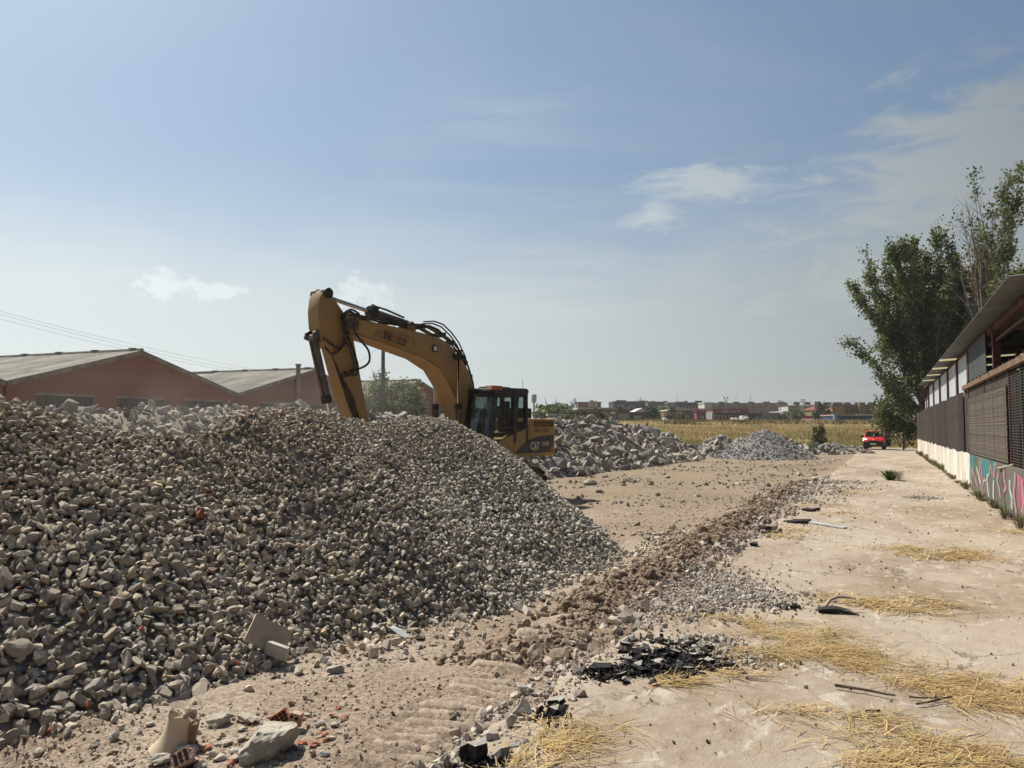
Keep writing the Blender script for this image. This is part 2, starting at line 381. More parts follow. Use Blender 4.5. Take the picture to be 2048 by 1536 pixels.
ROCKME={}
def rock_mesh(kind,i,mat):
    k=(kind,i,mat.name)
    if k not in ROCKME:
        v,f=(PEB if kind=='peb' else PR[kind])[i];ROCKME[k]=npmesh('rock',v,f,None,True);ROCKME[k].materials.append(mat)
    return ROCKME[k]
def palette(n,pal,r,jit=.12): 
    c=np.array(pal)[r.integers(0,len(pal),n)];return c*(1+jit*r.normal(size=(n,1)))
def euler_of(m): return Matrix([list(q) for q in m]).to_euler()

# ---- the main crushed-rubble heap, beside the lane
HU=np.array([-3,0,2.5,4.3,4.9,5.4,6.0,6.6,7.0,7.4,8.2,9.0,9.7,10.6,11.5,12.3,13.0,14.3,15.8,17])
HH=np.array([0,1.5,2.32,2.42,2.37,2.15,2.02,2.0,2.12,2.30,2.36,2.27,2.17,2.22,2.24,2.10,1.84,1.18,.4,0])
def heap_h(u,v):
    H=np.interp(u,HU,HH)
    vb=np.interp(u,[2,3.1,4,4.9,6.3,7.7,11.7,16],[-5.8,-5.6,-5.38,-5.05,-4.36,-4.12,-3.85,-3.9])
    vc=vb-3.05
    d=np.abs(v-vc);h=H-.735*(np.sqrt(d*d+.10)-.2)
    h=h+.22*(fbm(u*.8,v*.8,3,61)-.5)+.10*(fbm(u*2.6,v*2.6,3,62)-.5)
    return h
def heap_pos(u,v):
    x,y=xy(u,v);return np.stack([x,y,plane_z(y)-.12+np.maximum(heap_h(u,v),-.4)],-1)
heap=thing('rubble_heap','long grey heap of crushed stone and concrete rubble in front of the excavator','rubble heap',tuple(float(q) for q in (*xy(9,-6.9),-.15)))
def child_of(parent,V): return V-np.array(parent.location)
def build_heap():
    us=np.arange(-3.2,17.2,.10);vs=np.arange(-12.6,-3.2,.10)
    U,Vv=np.meshgrid(us,vs,indexing='ij');P=heap_pos(U,Vv);P[...,2]-=.03
    n=len(vs);i=np.arange(len(us)-1)[:,None]*n;j=np.arange(n-1)[None,:]
    F=np.stack([i+j,i+j+1,i+n+j+1,i+n+j],-1).reshape(-1,4)
    h=heap_h(U,Vv);ok=(h[:-1,:-1]>-.35)|(h[1:,1:]>-.35);F=F[ok.ravel()]
    C=np.tile((.31,.265,.21),(P.size//3,1))
    m=M('heap_fines',(.8,.8,.8),(1.15,1.13,1.1),scale=14,attr=True,rough=1,spec=.05,bump=.02,bscale=38,detail=8)
    ob('fines',npmesh('fines',child_of(heap,P.reshape(-1,3)),F,C,False),m,heap)
    def pts(sp,u0=0.5,u1=16.6):
        a,b=np.meshgrid(np.arange(u0,u1,sp),np.arange(-11.0,-3.0,sp),indexing='ij')
        a=a.ravel()+rng.uniform(-.5,.5,a.size)*sp;b=b.ravel()+rng.uniform(-.5,.5,b.size)*sp
        vc=np.interp(a,[2,3.1,4,4.9,6.3,7.7,11.7,16],[-8.85,-8.65,-8.43,-8.1,-7.41,-7.17,-6.9,-6.95])
        h=heap_h(a,b);k=(b>vc-1.0)&(h>-.06);return a[k],b[k],h[k]
    def tint(a,b,n):
        c=palette(n,STC,rng)
        s=rng.random(n);c[s<.005]=(.30,.13,.08);c[(s>.012)&(s<.05)]=(.56,.46,.30);c[(s>.04)&(s<.055)]=(.10,.095,.09)
        g=sstep(6.0,10,a+.5*(b+6))[:,None]*.6;c=c*(1-g)+c.mean(1,keepdims=True)*np.array((1.06,1.02,.90))*g      # greyer, cleaner stone at the far end
        return c
    # large stones
    a,b,h=pts(.070);dusty=sstep(.56,.66,fbm(a*.7+3,b*.7,4,66))
    k=rng.random(len(a))>dusty*.6;a,b,h=a[k],b[k],h[k]
    S=np.exp(rng.normal(math.log(.046),.27,len(a))).clip(.022,.088)*(.84+.26*(1-sstep(3.5,8,a)))
    P=heap_pos(a,b);P[:,2]+=S*rng.uniform(-.1,.5,len(a))
    crest=sstep(1.0,1.9,h+.9*(fbm(a*.9,b*.9,3,68)-.5));S=S*(1-.38*crest);P=heap_pos(a,b);P[:,2]+=S*rng.uniform(-.1,.5,len(a))
    C=tint(a,b,len(a));C=C*(1-.3*crest[:,None])+np.array((.38,.32,.25))*.3*crest[:,None];Rm=rotm(len(a),rng)
    dist=np.hypot(P[:,0],P[:,1]);app=S/dist*((P[:,0]/P[:,1]>-.70)&(P[:,1]>2))
    hero=np.argsort(-app)[:300];hs=np.zeros(len(a),bool);hs[hero]=True
    L=child_of(heap,P)
    for q in hero:
        o=ob('stone',rock_mesh(2,int(rng.integers(26)),hero_m) if rng.random()<.9 else rock_mesh('peb',int(rng.integers(8)),hero_m),None,heap,L[q],euler_of(Rm[q]),[float(S[q])]*3)
    nr=(~hs)&(dist<6.6)&(app>0);fr=(~hs)&~nr
    scatter('near_rubble',PR[2]+PEB[:2],L[nr],S[nr],Rm[nr],C[nr],stone_m,heap)
    scatter('far_rubble',PR[2][:14] if False else [rock(2,rng,10,nz=.03) for _ in range(2)]+PR[1],L[fr],S[fr],Rm[fr],C[fr],stone_m,heap)
    # small stones filling the gaps
    a,b,h=pts(.052);k=rng.random(len(a))<.95;a,b,h=a[k],b[k],h[k]
    S=(1+.35*(1-sstep(3.5,8,a)))*np.exp(rng.normal(math.log(.027),.35,len(a))).clip(.012,.055)
    P=heap_pos(a,b);P[:,2]+=S*rng.uniform(-.3,.5,len(a));C=tint(a,b,len(a))*.97;crest=(.4*sstep(1.0,1.9,h+.9*(fbm(a*.9,b*.9,3,68)-.5)))[:,None];C=C*(1-crest)+np.array((.38,.32,.25))*crest
    scatter('small_rubble',PR[1],child_of(heap,P),S,rotm(len(a),rng),C,stone_m,heap)
build_heap()

# ------------------------------------------------------------------ other rubble mounds
def mound(name,label,pts,slope,sp,size,pal,nhero=0,heromat=None,sub=2,rough_=.25,dust=(.36,.32,.27),spread=.45,flatten=(1,1,1),smax=9):
    pts=np.array(pts,float);c=pts.mean(0)
    o=thing(name,label,'rubble heap',(c[0],c[1],gzs(c[0],c[1])-.1))
    def hh(x,y):
        best=np.full(np.shape(x),-9.)
        for k in range(max(1,len(pts)-1)):
            a=pts[k];b=pts[min(k+1,len(pts)-1)];dd=b[:2]-a[:2];L=max(1e-6,dd@dd)
            t=np.clip(((x-a[0])*dd[0]+(y-a[1])*dd[1])/L,0,1);H=a[2]+(b[2]-a[2])*t
            d=np.hypot(x-a[0]-dd[0]*t,y-a[1]-dd[1]*t)
            best=np.maximum(best,H-slope*(np.sqrt(d*d+.1)-.25))
        return best+rough_*(fbm(x*.9,y*.9,4,c[0])-.5)
    rad=pts[:,2].max()/slope+.7
    x0,y0=pts[:,:2].min(0)-rad;x1,y1=pts[:,:2].max(0)+rad
    g=max(.12,(x1-x0)/110)
    X,Y=np.meshgrid(np.arange(x0,x1,g),np.arange(y0,y1,g),indexing='ij');H=hh(X,Y)
    P=np.stack([X,Y,plane_z(Y)-.12+np.maximum(H,-.5)-.4*size*.5],-1).reshape(-1,3);n=X.shape[1]
    i=np.arange(X.shape[0]-1)[:,None]*n;j=np.arange(n-1)[None,:]
    F=np.stack([i+j,i+n+j,i+n+j+1,i+j+1],-1).reshape(-1,4);F=F[((H[:-1,:-1]>-.4)|(H[1:,1:]>-.4)).ravel()]
    ob('fines',npmesh('fines',child_of(o,P),F,np.tile(dust,(len(P),1)),False),fines_m,o)
    a,b=np.meshgrid(np.arange(x0,x1,sp),np.arange(y0,y1,sp),indexing='ij')
    a=a.ravel()+rng.uniform(-.5,.5,a.size)*sp;b=b.ravel()+rng.uniform(-.5,.5,b.size)*sp;h=hh(a,b)
    r=np.hypot(a,b);down=hh(a-a/r*.5,b-b/r*.5)-h
    k=(h>-.05)&((down<.12));a,b,h=a[k],b[k],h[k]
    S=np.exp(rng.normal(math.log(size),spread,len(a))).clip(size*.35,min(size*3,smax))
    P=np.stack([a,b,plane_z(b)-.12+h+S*rng.uniform(-.3,.35,len(a))],-1);C=palette(len(a),pal,rng);Rm=rotm(len(a),rng)
    L=child_of(o,P);app=S/np.hypot(P[:,0],P[:,1]);hero=np.argsort(-app)[:nhero];m=np.ones(len(a),bool);m[hero]=False
    for q in hero:ob('chunk',rock_mesh(2,int(rng.integers(26)),heromat),None,o,L[q],euler_of(Rm[q]),[float(S[q]*f) for f in flatten])
    if m.any():scatter('loose_rubble',PR[sub],L[m],S[m],Rm[m],C[m],stone_m,o)
    return o
fines_m=M('mound_fines',(.8,.8,.8),(1.15,1.13,1.1),scale=6,attr=True,rough=1,spec=.05,bump=.03,bscale=15)
def UVp(l): return [(*[float(q) for q in xy(u,v)],h) for u,v,h in l]
mound('concrete_mound','pale mound of big broken concrete slabs and blocks behind the excavator',UVp([(18,-17.5,2.6),(30,-16,2.45),(42,-15,2.35),(50,-14.3,2.1),(55,-13.6,1.2)]),.62,.33,.21,CHC,290,chunk_m,2,.5,smax=.5,flatten=(1.1,.9,.6))
mound('rubble_ridge','long whitish ridge of demolition rubble in front of the brick warehouses',UVp([(4,-21.5,2.3),(10,-22,2.75),(16,-22,2.6),(24,-22,2.85),(34,-22,2.6),(46,-22,2.4)]),.6,.23,.125,[(.46,.43,.38),(.52,.48,.42),(.42,.38,.33),(.38,.36,.33)],240,chunk_m,1,.6,dust=(.33,.29,.24),smax=.40,flatten=(1.1,.9,.7))
mound('gravel_cone','small neat cone of fine grey gravel near the dry field',[(17.2,52.4,1.95)],.62,.11,.06,[(.30,.29,.28),(.36,.35,.34),(.25,.245,.24)],0,None,1,.1,dust=(.27,.265,.26))
mound('rubble_bank','low bank of pale broken concrete between the gravel cone and the red van',[(20.6,60.5,1.15),(22.8,61,.75),(25,60.5,.75),(26.8,59.5,.45)],.5,.3,.19,CHC,60,chunk_m,2,.35,smax=.45)
mound('slab_pile','small pile of concrete slabs beside the gravel cone',[(15.2,56.5,1.35),(15.9,56,1.2),(17,56,.9)],.55,.33,.24,CHC,40,chunk_m,2,.3,smax=.5)

# ------------------------------------------------------------------ excavator
def paint(name,c,dust,grime,wd,wg):
    m=bpy.data.materials.new(name);m.use_nodes=True;t=NT(m.node_tree);p=t.n['Principled BSDF'];co=t.n.new('ShaderNodeTexCoord').outputs['Object']
    d1=t.sm(t.noise(co,1.1,7,.65,.4),.34,.72);g1=t.sm(t.noise(t.scale(co,(2.2,2.2,.5)),2.4,8,.7,.6),.54,.74);s1=t.sm(t.noise(t.scale(co,(1,1,3)),9,8,.75,1.5),.62,.70);f=t.noise(co,22,5,.7)
    k=t.mix(t.m('MULTIPLY',d1,wd),c,dust);k=t.mix(t.m('MULTIPLY',g1,wg),k,grime);k=t.mix(t.m('MULTIPLY',s1,.55),k,(.13,.09,.06));k=t.mix(.35,k,t.mix(f,(.65,.65,.65),(1.3,1.3,1.3)),'MULTIPLY')
    t.put(p.inputs['Base Color'],k);t.put(p.inputs['Roughness'],t.m('ADD',.5,t.m('MULTIPLY',d1,.35)));p.inputs['Specular IOR Level'].default_value=.3
    bb=t.n.new('ShaderNodeBump');bb.inputs['Distance'].default_value=.004;t.l.new(t.noise(co,9,6,.6),bb.inputs['Height']);t.l.new(bb.outputs[0],p.inputs['Normal']);return m
yel=paint('excavator_yellow',(.43,.26,.065),(.35,.275,.18),(.12,.08,.05),.8,.75)
yel2=paint('stick_yellow',(.37,.22,.06),(.29,.21,.14),(.09,.065,.045),.85,.85)
dkg=M('dark_grey_paint',(.045,.05,.05),(.09,.085,.075),scale=3,rough=.5)
blk=M('black_frame',(.02,.021,.022),(.05,.047,.042),scale=4,rough=.5)
rub=M('hose_rubber',(.028,.026,.024),(.075,.065,.055),scale=5,rough=.75)
steel=M('cylinder_steel',(.10,.095,.085),(.17,.15,.12),scale=5,rough=.55,metal=.3)
chrome=M('rod_chrome',(.5,.5,.48),rough=.25,metal=1)
trackm=M('track_steel',(.07,.06,.05),(.16,.13,.10),scale=5,rough=.8,bump=.004)
red=M('red_paint',(.42,.09,.05),rough=.7);blkp=M('black_print',(.02,.018,.015),rough=.7);whp=M('white_print',(.62,.62,.58),rough=.6);orng=M('orange_plastic',(.50,.17,.05),(.4,.15,.06),rough=.5);yelp=M('yellow_print',(.6,.36,.03),rough=.6)
cabgl=glass('cab_glass',(.55,.65,.63),.12,gl=.06);wsgl=glass('dusty_windscreen',(.34,.40,.39),.40,(.12,.135,.125),.022)
lens=M('lamp_lens',(.75,.76,.74),rough=.15,spec=.6)
ex=thing('excavator','yellow tracked excavator with raised boom working behind the crushed stone heap','excavator',(-1.26,21.4,-.1),(0,0,R(233)))
SM=lambda o,n: axes(o,(-1,0,0),(0,0,1),(0,1,0))
def excavator():
    # undercarriage
    for s in (-1,1):
        y0,y1=(.78,1.36) if s>0 else (-1.36,-.78)
        loop=[]
        for k in range(9):a=math.pi/2+math.pi*k/8;loop.append((-1.55+.40*math.cos(a),.36+.40*math.sin(a)))
        for k in range(9):a=-math.pi/2+math.pi*k/8;loop.append((1.55+.40*math.cos(a),.36+.40*math.sin(a)))
        tr=MB().prism(loop,y0+.06,y1-.06).build('track',trackm,ex)
        sh=MB().box(-.085,.085,y0,y1,-.012,.02).box(-.02,.01,y0,y1,.02,.05).mesh('shoe')
        sh.materials.append(trackm);per=[]
        P=np.array(loop+[loop[0]]);seg=np.hypot(*np.diff(P,axis=0).T);cs=np.r_[0,np.cumsum(seg)];n=44
        for k in range(n):
            d=cs[-1]*(k+.5)/n;i=np.searchsorted(cs,d)-1;t=(d-cs[i])/seg[i];p=P[i]+(P[i+1]-P[i])*t;q=P[i+1]-P[i]
            an=math.atan2(q[1],q[0]);ob('shoe',sh,None,tr,(p[0],0,p[1]),(0,-an+math.pi,0))
    MB().tube([(0,0,.5),(0,0,1.06)],.7,24).build('turntable',steel,ex,smooth=30)
    # house
    rear=[(-1.25,1.25),(-2.45,1.25),(-2.66,1.16),(-2.78,.8),(-2.84,0),(-2.78,-.8),(-2.66,-1.16),(-2.45,-1.25),(-1.25,-1.25)]
    MB().prism(rear,1.10,2.18,'z').build('counterweight',yel,ex,bevel=.05)
    side=[(.46,1.10),(.44,1.42),(.21,1.54),(-.13,1.64),(-.59,1.77),(-1.0,1.87),(-1.18,1.97),(-1.24,2.16),(-1.24,1.10)]
    MB().prism(side,.34,1.25).build('side_panel',yel,ex,bevel=.015)
    bx('deck',yel,ex,-1.24,1.2,-1.25,.33,1.08,1.3,bevel=.02)
    bx('tool_box',yel,ex,-.5,1.25,-1.25,-.55,1.3,2.0,bevel=.04)
    bx('fuel_tank',yel,ex,-1.24,-.52,-1.25,-.4,1.3,2.12,bevel=.04)
    MB().prism([(-.62,1.26),(-.91,1.45),(-1.22,1.59),(-1.72,1.68),(-2.45,1.715),(-2.45,1.215),(-.60,1.215)],1.2525,1.256).build('grey_decal',dkg,ex)
    MB().prism([(-2.24,1.25),(-2.44,1.25),(-2.44,1.5)],1.2565,1.259).build('warning_reflector',orng,ex)
    bx('latch',blk,ex,-2.20,-2.07,1.2565,1.262,1.56,1.66)
    MB().prism([(-1.231,1.12),(-1.236,2.15),(-1.245,2.15),(-1.24,1.12)],1.2525,1.2535).build('door_seam',blk,ex)
    MB().prism([(-.49,1.12),(-.49,1.78),(-.498,1.78),(-.498,1.12)],1.2525,1.2535).build('door_seam',blk,ex)
    for k in range(13):
        x=-1.45-.078*k;MB().prism([(x,2.12),(x-.042,2.12),(x-.072,1.95),(x-.03,1.95)],1.2525,1.255).build('vent_slot',blkp,ex)
    for s,x,w,m in (('BE',-1.52,.26,blkp),('X',-1.80,.15,red),('CO',-1.97,.28,blkp)):
        obm('lettering',text_mesh(s,w,.10,.015),m,ex,SM((x,1.254,1.80),0))
    obm('lettering',text_mesh('CAT',.44,.22,.03),whp,ex,SM((-1.30,1.2575,1.30),0))
    MB().prism([(-1.43,1.285),(-1.62,1.285),(-1.525,1.40)],1.258,1.2595).build('lettering',yelp,ex)
    obm('lettering',text_mesh('319D',.36,.12,.015),whp,ex,SM((-1.86,1.2575,1.40),0))
    hood=MB().box(-2.35,-1.35,-1.1,.55,2.18,2.50).build('engine_hood',dkg,ex,bevel=.04)
    for k in range(14):
        x=-1.42-.065*k;MB().box(x-.02,x+.012,.552,.56,2.24,2.46).build('louvre',blkp,hood)
    tb('hand_rail',steel,ex,[(-1.5,.95,2.18),(-1.5,.95,2.36),(-2.3,.95,2.36),(-2.3,.95,2.18)],.016,6)
    tb('hand_rail',steel,ex,[(1.15,-.6,1.3),(1.15,-.6,2.45),(.2,-.6,2.45),(.2,-.6,2.0)],.018,6)
    tb('exhaust_pipe',steel,ex,[(-2.0,-.6,2.4),(-2.0,-.6,2.75)],.06,10)
    # cab
    cabr=MB()
    def pil(p,a,b): cabr.prism(p,a,b)
    for a,b in ((1.16,1.25),(.32,.41)):
        pil([(.55,1.32),(.42,1.32),(.16,2.9),(.28,2.9)],a,b)
        pil([(-.50,1.5),(-.62,1.5),(-.78,2.9),(-.50,2.9)],a,b)
        pil([(-1.07,1.5),(-1.18,1.5),(-1.18,2.9),(-1.07,2.9)],a,b)
        pil([(.52,1.32),(.47,1.62),(-1.1,1.62),(-1.1,1.32)],a+.002,b-.002)
    pil([(.16,2.78),(-1.17,2.78),(-1.17,2.88),(.14,2.88)],.33,1.24)
    cf=cabr.build('cab_frame',blk,ex)
    MB().prism([(.32,2.88),(.30,2.96),(.15,3.0),(-1.1,3.02),(-1.2,2.97),(-1.2,2.88)],.30,1.27).build('cab_roof',blk,ex,bevel=.025)
    bx('roof_hatch',M('cream_panel',(.42,.36,.24),rough=.6),ex,-.75,.0,.42,.95,3.02,3.055,bevel=.01)
    bx('cab_back',blk,ex,-1.16,-1.12,.41,1.16,1.5,2.1)
    def pane(n,q,m):
        MB().add(q,[(0,1,2,3)]).build(n,m,ex)
    pane('windscreen',[(.50,.40,1.36),(.50,1.17,1.36),(.225,1.17,2.86),(.225,.40,2.86)],wsgl)
    pane('door_window',[(.42,1.215,1.66),(-.52,1.215,1.66),(-.52,1.215,2.79),(.21,1.215,2.79)],cabgl)
    pane('rear_side_window',[(-.62,1.215,1.66),(-1.08,1.215,1.66),(-1.08,1.215,2.79),(-.76,1.215,2.79)],cabgl)
    pane('right_window',[(.42,.36,1.66),(-1.08,.36,1.66),(-1.08,.36,2.79),(.21,.36,2.79)],cabgl)
    pane('rear_window',[(-1.14,.41,2.1),(-1.14,1.16,2.1),(-1.14,1.16,2.79),(-1.14,.41,2.79)],cabgl)
    tb('window_bar',steel,ex,[(.40,1.23,1.93),(-.51,1.23,1.93)],.012,6)
    tb('window_bar',steel,ex,[(-.16,1.225,1.93),(-.16,1.225,2.79)],.008,6)
    tb('wiper',blk,ex,[(.47,.95,1.6),(.36,.92,2.2),(.30,.9,2.5)],.012,5)
    seat=MB().box(-.75,-.25,.55,1.0,1.5,1.78).box(-.85,-.7,.55,1.0,1.78,2.45).box(-.82,-.72,.65,.9,2.45,2.66);seat.build('seat',blk,ex,bevel=.03)
    bx('console',dkg,ex,-.3,.1,.44,.56,1.5,2.0,bevel=.02);tb('control_lever',blk,ex,[(.02,.5,2.0),(.05,.5,2.2)],.02,6)
    bx('mirror',blk,ex,.36,.40,1.30,1.46,2.2,2.5,bevel=.01);tb('mirror_arm',blk,ex,[(.35,1.25,2.35),(.38,1.31,2.35)],.012,6)
    wl=bx('work_light',orng,ex,.02,.42,1.0,1.28,2.93,3.05,bevel=.03);MB().box(.421,.432,1.04,1.22,2.945,3.03).build('lamp_lens',lens,wl)
    tb('antenna',blk,ex,[(-1.02,1.2,3.0),(-.95,1.22,3.30)],.006,5)
    # boom
    top=[(4.62,4.48),(3.9,4.46),(2.97,4.41),(2.1,4.36),(1.4,4.28),(1.0,4.13),(.7,3.94),(.42,3.68),(.19,3.42),(.03,3.06),(-.06,2.6),(-.05,2.1),(.02,1.62)]
    bot=[(.42,1.55),(.50,2.14),(.72,2.64),(1.10,3.14),(1.42,3.48),(1.72,3.64),(2.09,3.74),(2.8,3.88),(3.51,4.0),(4.37,4.14),(4.62,4.2)]
    bm=MB().prism(top+bot,-.27,.27).build('boom',yel,ex,bevel=.018)
    MB().prism([(.50,2.14),(.72,2.64),(1.10,3.14),(1.42,3.48),(2.09,3.74),(3.51,4.0),(4.3,4.12),(4.3,4.10),(3.51,3.975),(2.09,3.71),(1.44,3.45),(1.12,3.11),(.74,2.61),(.52,2.11)],-.30,.30).build('boom_flange',yel2,ex)
    MB().prism([(3.78,4.12),(3.6,4.30),(3.3,4.32),(2.55,4.24),(2.62,4.06),(2.8,3.95),(3.2,4.02)],.2745,.277).build('primer_patch',M('primer_patch',(.31,.185,.085),(.27,.155,.08),scale=5,rough=.8),bm)
    e=Vector((-.977,0,-.21));up=Vector((-.21,0,.977))
    def bt(s,off,w,m):
        p=Vector((3.43,.279,4.11))+e*off;obm('lettering',text_mesh(s,w,.165,.012),m,ex,axes(p,e,up,(0,1,0)))
    bt('BE',0,.27,blkp);bt('X',.30,.14,red);bt('CO',.47,.29,blkp)
    MB().tube([(1.62,.20,3.99),(1.62,.31,3.99)],.10,18).build('boom_lamp',blk,ex,smooth=40);MB().tube([(1.62,.311,3.99),(1.62,.33,3.99)],[.07,.05],16).build('lamp_lens',lens,ex,smooth=40)
    MB().tube([(.87,-.45,3.83),(.87,.45,3.83)],.06,16).build('pin',steel,ex,smooth=40);MB().tube([(.87,.35,3.83),(.87,.47,3.83)],.115,18).build('pin_boss',blk,ex,smooth=40)
    for s in (-1,1):
        y=.42*s;a=Vector((.87,y,3.78));b=Vector((.80,y,1.15));m=a.lerp(b,.48)
        tb('boom_cylinder_rod',chrome,ex,[a,m],.042,12);cy=tb('boom_cylinder',steel,ex,[m,b],.085,14);MB().tube([m+Vector((0,0,.05)),m-Vector((0,0,.10))],.105,14).build('gland',blk,cy,smooth=40)
        tb('cylinder_pipe',steel,cy,[m+Vector((.11,0,-.05)),b+Vector((.11,0,.3))],.018,6)
    # stick cylinder on top of the boom
    a=Vector((2.35,0,4.56));b=Vector((5.12,0,4.95));m=a.lerp(b,.47)
    cy=tb('stick_cylinder',steel,ex,[a,m],.105,16);tb('stick_cylinder_rod',chrome,ex,[m,b],.05,12)
    d=(b-a).normalized();tb('gland',blk,cy,[m-d*.18,m+d*.02],.14,14);tb('port_block',blk,cy,[m-d*.22+Vector((0,.05,.1)),m-d*.05+Vector((0,.05,.13))],.07,8)
    tb('cylinder_pipe',rub,cy,[a+d*.2+Vector((0,.08,.12)),m-d*.5+Vector((0,.08,.16)),m-d*.15+Vector((0,.08,.15))],.025,7)
    for s in (-.16,.16): MB().prism([(2.2,4.35),(2.3,4.62),(2.42,4.62),(2.55,4.38)],s-.02,s+.02).build('cylinder_bracket',yel2,ex)
    MB().tube([(2.36,-.2,4.56),(2.36,.2,4.56)],.05,10).build('pin',steel,ex,smooth=40)
    # stick
    st=[(5.33,4.54),(5.30,4.83),(5.17,5.04),(5.06,5.07),(4.97,4.97),(4.60,4.59),(4.40,4.25),(4.28,3.95),(3.83,2.20),(3.62,1.45),(3.70,1.36),(3.86,1.40),(4.44,2.37),(4.93,3.73),(5.24,3.90),(5.30,4.2)]
    MB().prism(st,-.19,.19).build('stick',yel2,ex,bevel=.02)
    for s in (-1,1): MB().tube([(5.09,.10*s,4.97),(5.09,.26*s,4.97)],.12,16).build('pin_boss',blk,ex,smooth=40)
    MB().tube([(4.52,-.33,4.34),(4.52,.33,4.34)],.09,16).build('pin',steel,ex,smooth=40)
    for s in (-1,1): MB().prism([(4.2,4.2),(4.62,4.16),(4.72,4.35),(4.62,4.52),(4.2,4.5)],.20*s,.27*s).build('boom_fork',yel2,ex,bevel=.01)
    # bucket cylinder on the front of the stick
    a=Vector((5.33,0,3.98));b=Vector((4.72,0,1.9));m=a.lerp(b,.70)
    cy=tb('bucket_cylinder',steel,ex,[a,m],.105,16);tb('bucket_cylinder_rod',chrome,ex,[m,b],.05,12);d=(b-a).normalized()
    tb('gland',blk,cy,[m-d*.16,m+d*.02],.12,14);tb('cylinder_pipe',rub,cy,[a+Vector((.12,.07,-.1)),m+Vector((.13,.07,.1))],.02,6)
    for s in (-.13,.13): MB().prism([(5.2,3.85),(5.45,3.92),(5.42,4.06),(5.2,4.2)],s-.025,s+.025).build('cylinder_bracket',steel,ex)
    MB().tube([(5.35,-.22,3.97),(5.35,.22,3.97)],.05,10).build('pin',steel,ex,smooth=40)
    # linkage and bucket behind the heap
    for s in (-1,1): MB().prism([(4.66,1.95),(4.80,1.92),(4.2,1.28),(4.1,1.36)],.20*s,.25*s).build('link',steel,ex)
    bk=[(3.62,1.48),(3.95,1.35),(4.15,1.15),(4.22,.85),(4.0,.45),(3.6,.2),(3.15,.25),(3.1,.32),(3.5,.33),(3.85,.55),(4.02,.85),(3.9,1.1),(3.6,1.25)]
    MB().prism(bk,-.5,.5).build('bucket',steel,ex)
    for k in range(5): y=-.44+.22*k;MB().prism([(3.16,.24),(2.95,.30),(3.14,.33)],y-.04,y+.04).build('tooth',steel,ex)
    # hydraulic lines over the boom
    base=[(4.5,4.58),(4.1,4.58),(3.3,4.50),(2.9,4.52),(2.1,4.55),(1.7,4.53),(1.35,4.42),(1.0,4.29),(.72,4.12),(.45,3.88),(.22,3.58),(.02,3.15),(-.08,2.7)]
    for k,y in enumerate((-.2,-.12,.13,.21)):
        tb('hydraulic_line',rub,ex,[(x-.012*k*(z<4),y,z+.018*(k%2)+.03*math.sin(x*5+k)*(x>2.2)) for x,z in base],.026,7)
    for k,y in enumerate((.06,.17,.235)):
        o=.05+.05*k;tb('hydraulic_line',rub,ex,[(2.0,y,4.5+o),(1.6,y,4.56+o),(1.25,y,4.48+o*1.2),(.92,y,4.30+o*1.2),(.62,y,4.04+o*1.3),(.36,y,3.70+o*1.3),(.14,y,3.25+o),(.0,y,2.8)],.02,6)
    for k in range(7):
        x,z=((1.2,4.36),(.85,4.18),(.55,3.95),(.3,3.66),(.1,3.3),(2.0,4.5),(3.1,4.5))[k];bx('hose_clamp',blk,ex,x-.03,x+.03,-.25,.27,z-.03,z+.09)
    # hose loops at the stick joint
    loops=[[(4.3,.24,4.58),(4.55,.28,4.62),(4.68,.30,4.45),(4.6,.31,4.1),(4.4,.31,3.7),(4.25,.30,3.35),(4.3,.27,3.15),(4.6,.24,3.2)],
           [(4.2,.26,4.60),(4.5,.30,4.66),(4.75,.31,4.45),(4.66,.32,4.0),(4.42,.33,3.5),(4.4,.30,3.2),(4.7,.26,3.1)],
           [(4.1,.28,4.55),(4.35,.33,4.50),(4.42,.34,4.2),(4.2,.35,3.95),(3.98,.35,3.75),(3.94,.34,3.5),(4.1,.30,3.35),(4.4,.24,3.25)],
           [(4.5,.24,4.6),(4.72,.26,4.5),(4.62,.27,4.2),(4.7,.27,3.8),(4.95,.25,3.6),(5.15,.2,3.75)],
           [(4.45,.24,4.25),(4.6,.26,3.9),(4.78,.25,3.74),(5.0,.24,3.82),(5.2,.2,3.95)]]
    for L in loops:
        P=[Vector(p) for p in L];Q=[]
        for i in range(len(P)-1):
            p0,p1,p2,p3=P[max(i-1,0)],P[i],P[i+1],P[min(i+2,len(P)-1)]
            for t in (0,.25,.5,.75):
                Q.append(.5*((2*p1)+(p2-p0)*t+(2*p0-5*p1+4*p2-p3)*t*t+(3*p1-p0-3*p2+p3)*t**3))
        Q.append(P[-1]);tb('hose',rub,ex,Q,.026,7)
    for k in range(4): tb('hydraulic_line',rub,ex,[(4.95-.07*k,.205+.01*k,3.6-.15*k),(4.55-.06*k,.21+.01*k,2.7),(4.2-.05*k,.20,2.0)],.016,6)
excavator()

